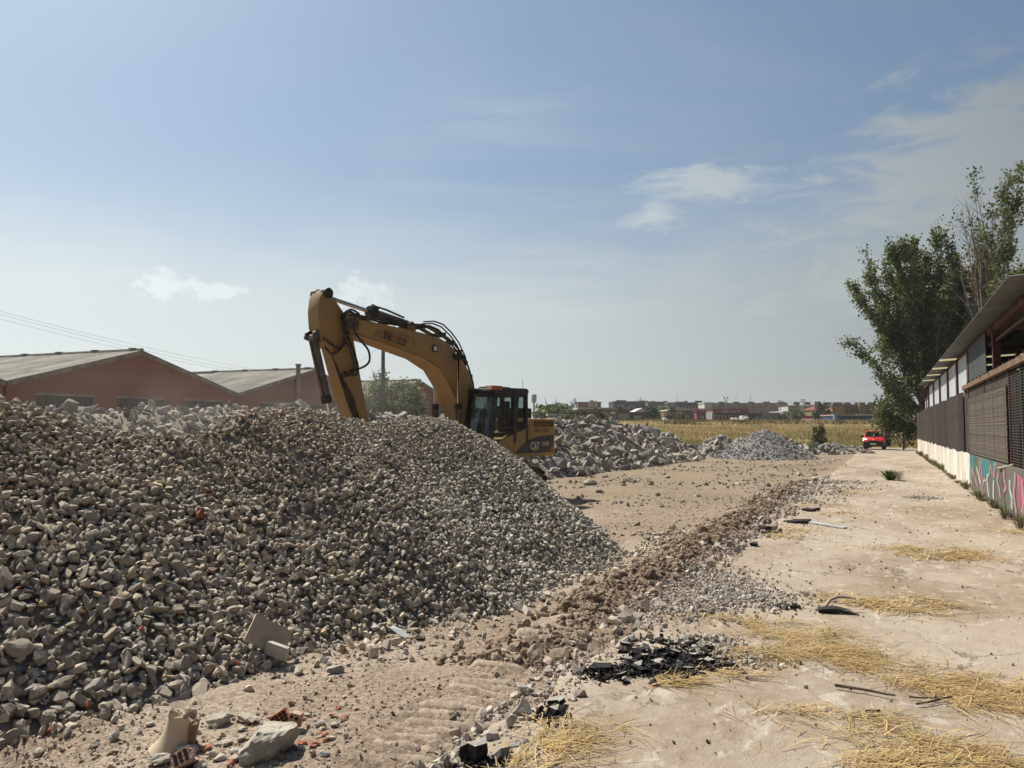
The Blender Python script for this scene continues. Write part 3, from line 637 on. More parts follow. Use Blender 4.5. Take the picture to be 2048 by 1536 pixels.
# ------------------------------------------------------------------ brick warehouses
def brick_mat(name,c1,c2,mortar):
    m=bpy.data.materials.new(name);m.use_nodes=True;t=NT(m.node_tree);p=t.n['Principled BSDF']
    co=t.n.new('ShaderNodeTexCoord').outputs['Object'];s=t.n.new('ShaderNodeSeparateXYZ');t.l.new(co,s.inputs[0])
    b=t.n.new('ShaderNodeTexBrick');t.put(b.inputs['Vector'],t('ShaderNodeCombineXYZ',s.outputs[0],s.outputs[2],0))
    t.put(b.inputs['Color1'],c1);t.put(b.inputs['Color2'],c2);t.put(b.inputs['Mortar'],mortar)
    b.inputs['Scale'].default_value=1;b.inputs['Brick Width'].default_value=.26;b.inputs['Row Height'].default_value=.085;b.inputs['Mortar Size'].default_value=.011;b.inputs['Bias'].default_value=-.2
    n=t.sm(t.noise(co,.55,6,.6),.3,.75);c=t.mix(t.m('MULTIPLY',n,.35),b.outputs[0],(.30,.20,.16))
    wv=t.m('FLOOR',t.m('MULTIPLY',s.outputs[2],3.9));rw=t.noise(t('ShaderNodeCombineXYZ',wv,t.m('FLOOR',t.m('MULTIPLY',s.outputs[0],.12)),0),1.7,0)
    c=t.mix(.6,c,t.mix(rw,(.5,.4,.36),(1.3,1.2,1.15)),'MULTIPLY')
    t.put(p.inputs['Base Color'],c);p.inputs['Roughness'].default_value=.95;p.inputs['Specular IOR Level'].default_value=.1
    bb=t.n.new('ShaderNodeBump');bb.inputs['Distance'].default_value=.01;bb.invert=True;t.l.new(b.outputs['Fac'],bb.inputs['Height']);t.l.new(bb.outputs[0],p.inputs['Normal'])
    return m
brick=brick_mat('red_brick_wall',(.38,.115,.07),(.31,.095,.06),(.32,.21,.165))
fibre=M('fibre_cement_sheet',(.30,.285,.25),(.20,.19,.17),scale=1.4,rough=.95,rnd=.22,spec=.1,lo=.35,hi=.75)
conc=M('weathered_concrete',(.36,.33,.28),(.20,.185,.16),scale=1.2,rough=.95,bump=.006,bscale=20)
darkw=M('dark_window',(.035,.036,.036),(.06,.058,.055),scale=3,rough=.4);winbar=M('window_bar_paint',(.12,.12,.115),rough=.7)
def corr(w,h,pitch,amp,n=4,th=.0):
    k=max(2,int(round(w/pitch))*n);x=np.linspace(0,w,k+1);z=amp*np.sin(2*np.pi*x/pitch)
    V=np.r_[np.c_[x,0*x,z],np.c_[x,0*x+h,z]];i=np.arange(k);F=np.c_[i,i+1,i+k+2,i+k+1]
    return npmesh('corrugated',V,F,None,False)
gd=np.array([.3873,.922]);WO=np.array([-17.93,50.0]);WA=math.atan2(gd[1],gd[0])
def warehouse(s0,s1,label,wins,individual,chim=None):
    sp=(s0+s1)/2;p=WO+gd*s0
    o=thing('brick_warehouse',label,'warehouse',(p[0],p[1],-.22),(0,0,WA),'brick warehouses in a row')
    w=s1-s0;h=w/2;E,Pk,Dp=4.22,6.32,42.
    w_=MB().prism([(.02,-.5),(w-.02,-.5),(w-.02,E-.1),(h,Pk-.12),(.02,E-.1)],0,.3).build('gable_wall',brick,o)
    bx('side_wall',brick,o,.0,.25,.3,Dp,-.5,E-.15);bx('side_wall',brick,o,w-.25,w,.3,Dp,-.5,E-.15)
    sl=math.atan2(Pk-E,h);L=math.hypot(h,Pk-E)
    for s in (0,1):
        a=(0,E) if s==0 else (w,E);b=(h,Pk)
        MB().prism([(a[0],a[1]-.26),(b[0],b[1]-.26),(b[0],b[1]-.02),(a[0],a[1]-.02)],-.12,.28).build('verge',conc,o)
    rows=3;cw=1.06;ncol=int(Dp/cw)
    big=corr(cw,L/rows+.12,.177,.026,4)
    for s in (0,1):
        rt=ob('roof',MB().prism([(0,0),(L,0),(L,.02),(0,.02)],.3,Dp).mesh('roof'),conc,o)
        if s==0: rt.location=(0,0,E-.09);rt.rotation_euler=(0,-sl,0)
        else: rt.location=(w,0,E-.09);rt.rotation_euler=(0,sl,0);rt.scale=(-1,1,1)
        if individual and s==0:
            for r in range(rows):
                for c in range(ncol):
                    if label.startswith('second') and (r,c) in ((2,9),(1,9),(2,10)):continue
                    q=ob('roof_sheet',big,fibre,rt,(L*r/rows-.04,-.1+c*cw+1.0,.055+.025*(rows-r)*.0),None)
                    q.rotation_euler=(R(-.0),0,0);q.matrix_local=axes((L*r/rows-.05,-.16+c*cw,.075+rng.uniform(0,.012)),(0,1,0),(1,0,-.012),(0,0,-1))
        else:
            me=corr(Dp,L,.177,.026,4);q=ob('roof_sheet',me,fibre,rt);q.matrix_local=axes((0,-.16,.07),(0,1,0),(1,0,0),(0,0,-1))
    MB().tube([(h,-.14,Pk+.0),(h,Dp,Pk+.0)],.11,8).build('ridge_cap',fibre,o)
    for k in range(14): bx('ridge_tile',fibre,o,h-.16,h+.16,.3+k*3.0,.75+k*3.0,Pk+.06,Pk+.13)
    for a,b in wins:
        g=bx('window',darkw,w_,a-s0,b-s0,-.004,.05,1.2,3.58)
        bx('lintel',conc,g,a-s0-.1,b-s0+.1,-.03,.02,3.58,3.70)
        n=int((b-a)/.30)
        for k in range(n+1): x=a-s0+(b-a)*k/n;bx('window_bar',winbar,g,x-.02,x+.02,-.03,-.006,1.2,3.575)
    if chim: tb('flue_pipe',conc,o,[(chim-s0,-.2,1),(chim-s0,-.2,6.42)],.16,12);MB().tube([(chim-s0,-.2,6.42),(chim-s0,-.2,6.52)],.22,12).build('flue_cap',conc,o,smooth=40)
    return o
warehouse(-30.5,-15.2,'red brick warehouse at the outer end of the row, mostly out of view',[],False)
warehouse(-15.1,-.05,'first red brick warehouse gable with three barred windows above the whitish ridge',[(-13.53,-10.5),(-8.95,-5.85),(-4.28,-1.27)],True)
warehouse(.05,16.0,'second red brick warehouse gable with a grey flue pipe',[(2.2,4.9),(6.6,9.2),(10.6,13)],True,5.95)
warehouse(16.1,31.6,'third red brick warehouse gable beyond the round green tree',[(18.5,21),(26,28.5)],False)

# ------------------------------------------------------------------ lane-side wall, fence and shed (built along the lane)
LANE=(0,.00405,math.atan2(D2[1],D2[0]))
def lane_thing(n,l,c,g=None): return thing(n,l,c,(0,0,0),LANE,g)
def wallmat(name,c,c2,st,stain):
    m=bpy.data.materials.new(name);m.use_nodes=True;t=NT(m.node_tree);p=t.n['Principled BSDF'];co=t.n.new('ShaderNodeTexCoord').outputs['Object']
    a=t.sm(t.noise(t.scale(co,(1.6,1,.16)),1.5,7,.65,.3),.42,.72);b=t.sm(t.noise(t.scale(co,(1,1,1)),.35,4,.6),.4,.66)
    k=t.mix(b,c,c2);k=t.mix(t.m('MULTIPLY',a,st),k,stain)
    t.put(p.inputs['Base Color'],k);p.inputs['Roughness'].default_value=.9
    bb=t.n.new('ShaderNodeBump');bb.inputs['Distance'].default_value=.01;t.l.new(t.noise(co,14,6,.6),bb.inputs['Height']);t.l.new(bb.outputs[0],p.inputs['Normal']);return m
whw=wallmat('whitewashed_wall',(.66,.63,.56),(.56,.50,.41),.75,(.22,.15,.10));grw=wallmat('graffiti_ground',(.075,.08,.065),(.12,.105,.085),.5,(.17,.15,.12))
wall=lane_thing('boundary_wall','low concrete wall along the lane, whitewashed then covered in graffiti','wall')
def graffiti():
    P=[(u,1.09+.03*math.sin(u*1.7)+.015*math.sin(u*6)) for u in np.arange(28.2,69.2,.5)]
    MB().prism([(27.9,-.6),(69.2,-.6)]+P[::-1]+[(27.9,1.1)],-2.62,-2.41).build('whitewashed_section',whw,wall)
    MB().prism([(5,-.6),(27.9,-.6),(27.9,1.1),(5,1.1)],-2.62,-2.412).build('painted_section',grw,wall)
    teal=M('teal_paint',(.03,.20,.185),(.05,.13,.17),scale=2.5,rough=.7);pink=M('pink_paint',(.42,.14,.16),(.30,.11,.13),scale=4,rough=.7);pale=M('pale_outline_paint',(.45,.46,.42),rough=.8);mag=M('magenta_paint',(.26,.06,.10),(.40,.13,.18),scale=3,rough=.7);olive=M('olive_paint',(.11,.12,.07),(.05,.055,.045),scale=4,rough=.8)
    lay=[0]
    def poly(p,m):
        lay[0]+=1;y=-2.409+.0002*lay[0];MB().prism(p,y-.001,y).build('paint_shape',m,wall)
    def stroke(p,m,w=.05):
        a=[];b=[]
        for i,(u,z) in enumerate(p):
            q=np.array(p[min(i+1,len(p)-1)])-np.array(p[max(i-1,0)]);q=q/np.linalg.norm(q)
            a.append((u-q[1]*w*1.6,z+q[0]*w*.7));b.append((u+q[1]*w*1.6,z-q[0]*w*.7))
        poly(a+b[::-1],m)
    poly([(27.95,1.08),(26.54,1.08),(26.81,.62),(27.5,.55),(27.75,.3),(28.2,.25),(28.1,.6)],teal)
    poly([(24.93,1.08),(23.05,1.08),(22.99,.77),(23.79,.58),(24.47,.49),(24.76,.68)],teal)
    poly([(22.49,1.09),(21.67,1.09),(22.03,.55),(22.38,.66)],teal);poly([(19.94,.82),(19.42,.8),(19.58,.6)],teal);poly([(19.61,.53),(19.34,.6),(19.43,.41),(19.86,.38)],teal)
    poly([(18.54,1.0),(17.96,.94),(17.2,.89),(16.6,.95),(16.4,.3),(17.4,.2),(18.45,.33)],mag);poly([(15.9,1.05),(14.9,1.0),(15.1,.3),(15.8,.2)],teal);poly([(14.4,1.0),(13.2,1.05),(12.9,.25),(14.0,.2)],mag)
    poly([(20.9,1.05),(20.5,.5),(20.2,.2),(20.8,.1)],olive);poly([(26.4,1.05),(25.4,1.05),(25.2,.3),(25.9,.5)],olive)
    S=[[(27.2,.66),(26.6,.45),(25.99,.22)],[(27.15,.7),(27.5,.2),(27.6,.0)],[(26.08,.78),(25.6,.6),(25.2,.36)],[(25.3,1.0),(25.1,.5),(24.8,.1)],[(24.06,.57),(24.3,.45),(24.6,.3)],[(23.37,.73),(23.6,.52),(23.27,.14)],[(22.95,.8),(22.6,1.0),(22.4,.75)],[(22.1,.7),(21.8,1.0),(21.6,1.08)],[(22.2,.62),(22.35,.3),(22.3,.1)],[(21.16,.86),(21.5,.67),(21.2,.52),(21.0,.3)],[(20.28,1.08),(20.27,.75),(20.0,.63),(20.38,.47)],[(19.45,.8),(19.5,.6),(19.25,.45),(19.3,.2)],[(18.6,1.0),(18.9,.5),(18.6,.15)],[(17.8,.9),(17.6,.5),(17.9,.25)],[(17.2,.85),(17.0,.5),(17.3,.2)]]
    for k,p in enumerate(S):
        stroke(p,pink if k%3!=2 else pale,.05);stroke([(u+.14,z+.01) for u,z in p],pale,.018)
    stroke([(23.0,1.08),(22.95,.77),(23.8,.55),(24.5,.46),(24.8,.7),(24.98,1.08)],pale,.022);stroke([(28.0,.95),(27.6,.5),(28.0,.1)],pale,.03)
graffiti()
shed_red=M('red_oxide_steel',(.10,.032,.024),(.055,.022,.018),scale=3,rough=.7);rust=M('rusty_beam',(.19,.13,.085),(.11,.07,.05),scale=2.5,rough=.85)
galv=M('galvanised_sheet',(.17,.18,.18),(.12,.125,.125),scale=1.2,rough=.55,rnd=.1,metal=.2);whsh=M('white_metal_sheet',(.46,.50,.52),(.36,.39,.40),scale=1,rough=.6,rnd=.08);dksh=M('grey_metal_sheet',(.07,.075,.075),(.045,.046,.046),scale=1,rough=.6,rnd=.1)
yelsh=M('yellowed_translucent_sheet',(.50,.46,.27),rough=.6,trans=.5);screen=M('dark_brown_screen',(.030,.024,.020),(.055,.042,.034),scale=3,rough=.85,rnd=.25);reed=M('reed_slat',(.13,.108,.085),(.075,.062,.05),scale=6,rough=.9,rnd=.2);wire=M('fence_wire',(.05,.047,.043),rough=.7,metal=.3);paleb=M('pale_timber',(.45,.40,.33),(.3,.26,.21),scale=5,rough=.9)
fence=lane_thing('screen_fence','dark screened fence standing on the graffiti wall','fence')
def build_fence():
    p=1.5;sh=corr(p,2.05,.25,.03,4)
    for k in range(26):
        u=30.0+k*p
        if u+p>69.5:break
        q=ob('screen_panel',sh,screen,fence);q.matrix_local=axes((u,-2.44+.01*(k%2),1.06),(1,0,0),(0,0,1),(0,-1,0))
        q.location.z+=float(rng.uniform(-.03,.03))
    for u in (30,36,42,48,54,60,66,69.3): bx('post',shed_red,fence,u-.04,u+.04,-2.56,-2.48,.9,3.2)
    for u in (19.65,18.0,15.2,12.4,9.6,24.2,28.4): bx('post',shed_red if u>19 else wire,fence,u-.05,u+.05,-2.545,-2.455,1.0,3.2)
    sm=MB().box(0,8.25,-.012,.012,-.019,.019).mesh('slat');sm.materials.append(reed)
    for k in range(42):
        q=ob('slat',sm,None,fence,(19.9+float(rng.uniform(-.03,.03)),-2.445+float(rng.uniform(-.006,.006)),1.16+k*.0405));q.rotation_euler=(0,float(rng.uniform(-.001,.001)),0)
    bx('screen_backing',screen,fence,19.9,28.15,-2.49,-2.47,1.12,2.86)
    for u in (20.2,22.1,24.1,26.0,27.9): bx('tie',reed,fence,u-.012,u+.012,-2.43,-2.427,1.14,2.85)
    bx('screen_panel',screen,fence,19.8,30,-2.50,-2.475,2.87,3.12)
    bx('screen_panel',screen,fence,28.2,30,-2.505,-2.48,1.12,2.86)
    wm=MB().box(0,14.5,-.006,.006,-.008,.008).mesh('wire');wm.materials.append(wire)
    for k in range(34): ob('wire',wm,None,fence,(5.1,-2.46,1.16+k*.058))
    for k in range(30): u=5.2+k*.48;bx('wire',wire,fence,u-.006,u+.006,-2.475,-2.466,1.14,3.12)
    bx('screen_panel',screen,fence,16.6,19.6,-2.51,-2.49,2.0,3.1);bx('screen_panel',screen,fence,18.6,19.6,-2.51,-2.49,1.12,2.0);bx('screen_panel',screen,fence,5.2,9,-2.51,-2.49,1.1,3.1)
    b=bx('top_beam',rust,fence,8,29.6,-2.52,-2.38,3.17,3.30)
    for k in range(22): u=9+k*.93;bx('spike',shed_red,b,u-.03,u+.03,-2.47,-2.43,3.30,3.38)
    tb('pale_stick',paleb,fence,[(21.1,-2.36,.98),(20.3,-2.40,1.04),(19.3,-2.46,1.14)],.022,6)
build_fence()
for k,(u,v,l) in enumerate([(18.2,-2.7,1.1),(17.4,-2.62,1.4),(16.6,-2.75,.9)]):
    M_=lane_thing('scrap_plank',('long','short','split')[k]+' weathered plank lying on the wall top behind the wire','plank')
    MB().box(u,u+l,v-.06,v+.05,1.12+.05*k,1.16+.05*k).build('board',paleb,M_)
shed=lane_thing('open_shed','long open metal shed with corrugated roof and dark red posts behind the fence','shed')
def build_shed():
    posts=[18.8,24.1,30.4,34.9,39.8,45.2,50.6,56]
    for u in posts: bx('post',shed_red,shed,u-.09,u+.09,-2.86,-2.68,0,4.55)
    for u in posts: bx('post',shed_red,shed,u-.09,u+.09,-7.3,-7.1,0,4.8)
    bx('eave_beam',shed_red,shed,16.9,56.4,-2.84,-2.70,4.52,4.68);bx('mid_rail',shed_red,shed,16.9,30.3,-2.80,-2.74,4.22,4.28)
    for u in posts: 
        MB().prism([(-2.6,4.60),(-7.4,4.86),(-7.4,4.74),(-2.6,4.48)],u-.05,u+.05,'x').build('rafter',rust if u<25 else shed_red,shed)
    for v in (-3.6,-4.8,-6.0): bx('purlin',shed_red,shed,16.9,56.4,v-.04,v+.04,4.68-.054*(v+2.6)*1.0-.02,4.74-.054*(v+2.6)-.02)
    sh=corr(1.0,5.5,.2,.022,5)
    for k in range(40):
        u=16.8+k
        ob('roof_sheet',sh,None,shed);q=col.objects[-1]
        q.data=sh if u not in (0,) else sh
        q.matrix_local=axes((u,-2.16,4.735+.004*(k%2)),(1,0,0),(0,-1,.05),(0,.05,1))
        if int(u) in (35,40,45,50): q.data=ysh
    w1=corr(1.0,1.45,.25,.018,4);w1.materials.append(whsh)
    for k in range(25):
        u=30.6+k
        if any(abs(u+.5-p)<.15 for p in posts):pass
        q=ob('wall_sheet',w1,None,shed);q.matrix_local=axes((u,-2.70,3.08),(1,0,0),(0,0,1),(0,-1,0))
    for p in posts[2:]: bx('wall_post',shed_red,shed,p-.28,p+.22,-2.68,-2.62,3.0,4.56)
    w2=corr(1.0,1.2,.25,.025,4);w2.materials.append(dksh)
    for k in range(5): q=ob('wall_sheet',w2,None,shed);q.matrix_local=axes((25.4+k*.97,-2.66,3.42),(1,0,0),(0,0,1),(0,-1,0))
    w3=corr(1.0,4.7,.25,.025,4);w3.materials.append(dksh)
    for k in range(40): q=ob('back_sheet',w3,None,shed);q.matrix_local=axes((16.8+k,-7.35,0),(1,0,0),(0,0,1),(0,-1,0))
    for k in range(4): q=ob('end_sheet',w3,None,shed);q.matrix_local=axes((56.2,-3.0-k*1.05,0),(0,-1,0),(0,0,1),(1,0,0))
ysh=corr(1.0,5.5,.2,.022,5);ysh.materials.append(yelsh)
def _shed():
    build_shed()
    for o in col.objects:
        if o.parent is shed and o.name.startswith('roof_sheet') and not o.data.materials:o.data.materials.append(galv)
_shed()
annex=lane_thing('red_frame_annex','small dark red steel frame with pale panels at the far end of the shed','frame')
for u in (57.2,59.5,62): bx('post',shed_red,annex,u-.08,u+.08,-2.8,-2.66,0,4.9 if u>58 else 4.4)
bx('rail',shed_red,annex,57.2,62,-2.79,-2.67,4.75,4.88);bx('rail',shed_red,annex,57.2,62,-2.79,-2.67,3.9,4.0);bx('panel',whsh,annex,57.4,61.9,-2.76,-2.72,2.9,3.88)

# ------------------------------------------------------------------ vegetation
leafG=M('poplar_leaf',(.85,.85,.85),(1.15,1.15,1.1),scale=.8,attr=True,rough=.55,trans=.42,spec=.35)
bark=M('pale_bark',(.30,.27,.23),(.17,.15,.125),scale=7,rough=.95);bark2=M('brown_bark',(.13,.10,.075),(.07,.055,.045),scale=7,rough=.95)
def quads(P,size,C,r,asp=.8,down=.0):
    n=len(P);a=r.normal(size=(n,3));a/=np.linalg.norm(a,axis=1)[:,None];b=r.normal(size=(n,3));b-=a*(a*b).sum(1)[:,None];b/=np.linalg.norm(b,axis=1)[:,None]
    s=(size*r.uniform(.6,1.3,n))[:,None];a=a*s;b=b*s*asp
    V=np.stack([P-a*.5,P+b*.5-a*.05,P+a*.5,P-b*.5-a*.05],1).reshape(-1,3);F=np.arange(4*n).reshape(-1,4)
    return V,F,np.repeat(C,4,0)
def path3(p,d,L,n,r,up=.25,wob=.10):
    P=[np.array(p,float)];d=np.array(d,float);d/=np.linalg.norm(d)
    for k in range(n):
        d=d+np.array([0,0,up/n])+r.normal(size=3)*wob/ n**.5;d/=np.linalg.norm(d);P.append(P[-1]+d*L/n)
    return np.array(P)
GREEN=[(.125,.16,.05),(.10,.135,.042),(.155,.185,.062),(.08,.11,.035),(.19,.20,.078)]
def poplar(label,base,limbs,nleaf,leaf,seed,pal=GREEN,bk=None,group=None,bare=0.0,rad=.55,name='poplar_tree'):
    r=np.random.default_rng(seed);bk=bk or bark;z=gzs(*base)
    o=thing(name,label,'tree',(base[0],base[1],z-.05),group=group);P=[];trunk=MB()
    for k,(x,y,z0,dx,dy,dz,L,rr,dens) in enumerate(limbs):
        Q=path3((x,y,z0),(dx,dy,dz),L,10,r,up=.45,wob=.22)
        MB().tube([tuple(q) for q in Q],[rr*(1-.9*i/10) for i in range(11)],6).build('trunk' if k==0 else 'limb',bk,o,smooth=60)
        tw=MB()
        nt=int(L*2.9)
        for t in range(nt):
            s=r.uniform(.22,.98);i=min(9,int(s*10));q=Q[i]+(Q[i+1]-Q[i])*(s*10-i)
            d=Q[i+1]-Q[i];d=d/np.linalg.norm(d)+r.normal(size=3)*.45;d[2]=abs(d[2])
            T=path3(q,d,r.uniform(.8,2.7)*(1.25-s*.75),4,r,.45,.25);tw.tube([tuple(a) for a in T],[.022,.017,.012,.008,.005],3,False)
            if r.random()<dens:
                m=int(nleaf*r.uniform(.5,1.5)*(1 if s<.85 else 1.15));w=r.random(m)
                ii=np.minimum(3,(w*4).astype(int));pp=T[ii]+(T[ii+1]-T[ii])*(w*4-ii)[:,None]
                P.append(pp+r.normal(size=(m,3))*rad*.42)
        tw.build('twig',bk,o)
    if P:
        P=np.vstack(P);C=palette(len(P),pal,r,.18);br=(fbm(P[:,0]*.7,P[:,2]*.7,2,seed)-.5)[:,None];C=np.clip(C*(1+.7*br),.005,1)
        V,F,CC=quads(P,leaf,C,r);ob('crown',npmesh('crown',V,F,CC,True),leafG,o)
    return o
def fan(n,L,lean,r,x0=0,y0=0,rr=.16,dens=.95,zlo=.3,zhi=3.5,bias=-.15):
    out=[(x0,y0,0,0,0,1,L,rr*1.5,dens)]
    for k in range(n):
        a=r.uniform(0,2*math.pi);t=lean*r.uniform(.35,1);z0=r.uniform(zlo,zhi);out.append((x0+.2*math.cos(a),y0+.2*math.sin(a),z0,math.cos(a)*t+bias*r.uniform(0,1),math.sin(a)*t,1,max(3.0,L*r.uniform(.55,1.02)-z0),rr*r.uniform(.5,1),dens))
    return out
r_=np.random.default_rng(5)
poplar('large leafy green poplar with many upright pale limbs beyond the end of the graffiti wall',(35.6,65.5),fan(46,18.8,.36,r_,rr=.14,bias=-.10,zlo=.3,zhi=9)+[(0,0,1.5,-.62,-.1,.9,9.5,.11,.75),(0,0,2.5,-.5,.2,.9,10.5,.10,.85),(0,0,1,-.75,0,.8,8.5,.10,.35),(0,0,3,-.85,0,.8,6,.07,.3)],42,.24,101)
poplar('narrow leafy poplar standing behind the white panels of the shed',(39.4,66.5),fan(16,18.0,.20,r_,rr=.15,bias=0,zhi=6),56,.25,102)
poplar('half dead poplar with bare grey top branches and few brown leaves',(35.4,57),fan(14,20.5,.09,r_,rr=.15,dens=.04,zlo=4,zhi=11,bias=-.03)+[(0,0,9,-.16,0,1,10.5,.07,.4),(0,0,9.5,-.7,0,.9,5,.05,0)],22,.20,103,pal=[(.22,.10,.04),(.16,.09,.035),(.10,.09,.03)],name='dying_poplar')
poplar('tall dark poplar with thin sparse tip and dense lower leaves behind the shed roof',(34.4,53.5),[(0,0,0,0,0,1,21,.2,.6)]+fan(12,13.0,.13,r_,rr=.14,dens=.97,bias=.05,zhi=6)+[(0,0,10,-.06,0,1,10.0,.06,.5),(0,0,11,.08,0,1,9.3,.05,.25),(.3,0,10,.02,.1,1,10.5,.06,.3),(0,.2,10,-.1,.05,1,7.5,.05,.2)],50,.23,104)
poplar('dense green poplar at the outer end behind the shed roof',(38.0,55),fan(14,13,.28,r_,rr=.16,bias=.05,zhi=5),52,.25,105)
poplar('low leafy poplar sucker shrub behind the red van at the wall end',(35.0,69.0),fan(12,6.0,.75,r_,rr=.06,zlo=.1,zhi=1.2,bias=-.3),40,.26,106,name='poplar_shrub')
BUSH=[(.10,.135,.05),(.13,.165,.07),(.08,.11,.04),(.16,.19,.09)]
def bush(name,label,base,rx,rz,nl,leaf,seed,pal=BUSH,zc=None,group=None):
    r=np.random.default_rng(seed);z=gzs(*base);o=thing(name,label,'tree' if 'tree' in name else 'shrub',(base[0],base[1],z-.05),group=group)
    zc=zc or rz
    t=MB();t.tube([(0,0,0),(.05*rx,0,zc*.5),(0,.02*rx,zc)],[.06*rx,.045*rx,.02*rx],6)
    for k in range(14):
        a=r.uniform(0,6.28);q=path3((0,0,zc*r.uniform(.15,.6)),(math.cos(a),math.sin(a),.7),rx*.9,5,r,.1,.3);t.tube([tuple(p) for p in q],[.03*rx*(1-.8*i/5) for i in range(6)],4,False)
    t.build('trunk',bark2,o)
    c=r.normal(size=(55,3));c/=np.linalg.norm(c,axis=1)[:,None];c*=(r.uniform(.35,.93,55)**.6)[:,None];c[:,2]=np.where(c[:,2]<-.55,c[:,2]*.5,c[:,2])
    c=c*np.array([rx,rx,rz])+np.array([0,0,zc]);k=r.integers(0,55,nl)
    P=c[k]+r.normal(size=(nl,3))*np.array([rx,rx,rz])*.13;P[:,2]=np.maximum(P[:,2],.05)
    C=palette(nl,pal,r,.15)*(1+.5*(r.random(55)[k]-.5))[:,None]
    V,F,CC=quads(P,leaf,C,r);ob('crown',npmesh('crown',V,F,CC,True),leafG,o);return o
p=at(790,830,60);bush('round_tree','round green tree between the warehouses and the excavator boom',(p[0]-.2,60),2.5,2.7,15000,.19,201,zc=3.75)

# ------------------------------------------------------------------ dry field
def blades(name,X,Y,h,w,C,kind,mat,lean=.35):
    n=len(X);z=ground_z(X,Y);a=rng.uniform(0,math.pi,n);dx=np.cos(a)*w/2;dy=np.sin(a)*w/2;l=rng.normal(size=(n,2))*lean*h[:,None]
    B=np.stack([np.c_[X-dx,Y-dy,z-.03],np.c_[X+dx,Y+dy,z-.03],np.c_[X+l[:,0],Y+l[:,1],z+h]],1).reshape(-1,3)
    c=np.repeat(C,3,0)
    return tag(ob(name,npmesh(name,B,np.arange(3*n).reshape(-1,3),c,True),mat),kind=kind)
grassm=M('dry_grass',(.85,.85,.85),(1.15,1.12,1.05),scale=.25,attr=True,rough=.9,trans=.3,spec=.05)
def field():
    n=75000;Y=76+105*rng.random(n)**1.5;X=Y*rng.uniform(-.05,.80,n);u,v=uv(X,Y)
    k=(fbm(X*.25,Y*.25,3,90)>.30)&~((Y<78)&(np.abs(v+.4)<3));X,Y=X[k],Y[k]
    g=fbm(X*.05,Y*.10,4,91);g=sstep(.35,.6,g)[:,None];C=palette(len(X),[(.42,.325,.165),(.48,.38,.20),(.36,.27,.13)],rng)*(1-g)+palette(len(X),[(.27,.245,.105),(.32,.28,.13),(.23,.205,.09)],rng)*g
    h=rng.uniform(.25,.85,len(X))*(.5+.8*fbm(X*.3,Y*.3,2,92));w=rng.uniform(.03,.10,len(X))*(Y/90)
    o=blades('dry_field_grass',X,Y,h,w,C,'stuff',grassm);tag(o,'tall dry yellow grass and weeds covering the field','grass')
    n=5200;Y=158+14*rng.random(n);X=Y*rng.uniform(-.02,.75,n);k=fbm(X*.12,Y*.2,3,95)>.47;X,Y=X[k],Y[k]
    o=blades('bank_scrub',X,Y,rng.uniform(.2,.7,len(X)),rng.uniform(.2,.5,len(X)),palette(len(X),[(.13,.10,.06),(.10,.085,.045),(.2,.15,.08)],rng),'stuff',grassm);tag(o,'dark low scrub along the bank at the end of the field','scrub')
field()
OLIVE=[(.10,.10,.045),(.13,.125,.055),(.08,.085,.04)];DKG=[(.035,.05,.025),(.045,.062,.03),(.03,.042,.022)]
for k,(lab,px,py,Y,rx,rz) in enumerate([('tall weedy poplar shoots growing at the edge of the dry field behind the concrete bank',1637,892,70,.75,1.25),('small weedy shoot beside the marker pole next to the red van',1737,890,72,.3,.9),('weedy shrub right behind the red van bonnet',1768,885,76,.7,.8),('thin weed on the field edge behind the gravel cone',1572,880,72,.35,.6)]):
    p=at(px,py,Y);bush('weed_shrub',lab,(p[0],Y),rx,rz,1300,.16,300+k,pal=[(.07,.09,.03),(.09,.10,.035)])
for k,(px,Y,rx,rz,lab,pal) in enumerate([(1140,150,4.2,1.3,'olive scrub mass left of the grey sheds behind the rubble',OLIVE),(1175,148,4.8,1.75,'olive scrub mass right in front of the shed with the blue lettered panel',OLIVE),(1105,175,5.5,1.9,'darker scrub beyond the excavator counterweight',GREEN),
    (1303,215,2.3,2.6,'dark round conifer in front of the brick shop with white gable roof',DKG),(1243,225,2.2,2.4,'dark green tree between flat shed and brick shop',DKG),(1341,222,1.7,2.3,'dark tree beside the pale blue panel',DKG),(1357,220,1.9,1.6,'green shrub under the brown roofed hall',GREEN),
    (1325,260,5,2.6,'green crown behind the pale blue panel',GREEN),(1280,300,2.6,4.5,'dark slender tree in front of the dark office block',DKG),(1594,235,2.4,2.2,'round green tree in front of the long white wall',GREEN),(1645,225,3.0,3.1,'bushy dark tree in front of the red roofed hall',DKG),(1560,240,2.8,1.3,'dark scrub beside the grey hall',DKG),
    (1120,420,8,5,'hazy tree line left of the brick block',DKG),(1150,410,3,6,'slender dark tree left of the brick block',DKG)]):
    p=at(px,838,Y);bush('distant_tree',lab,(p[0],Y),rx,rz,1500,rx*.16,330+k,pal=pal,zc=rz*.95)

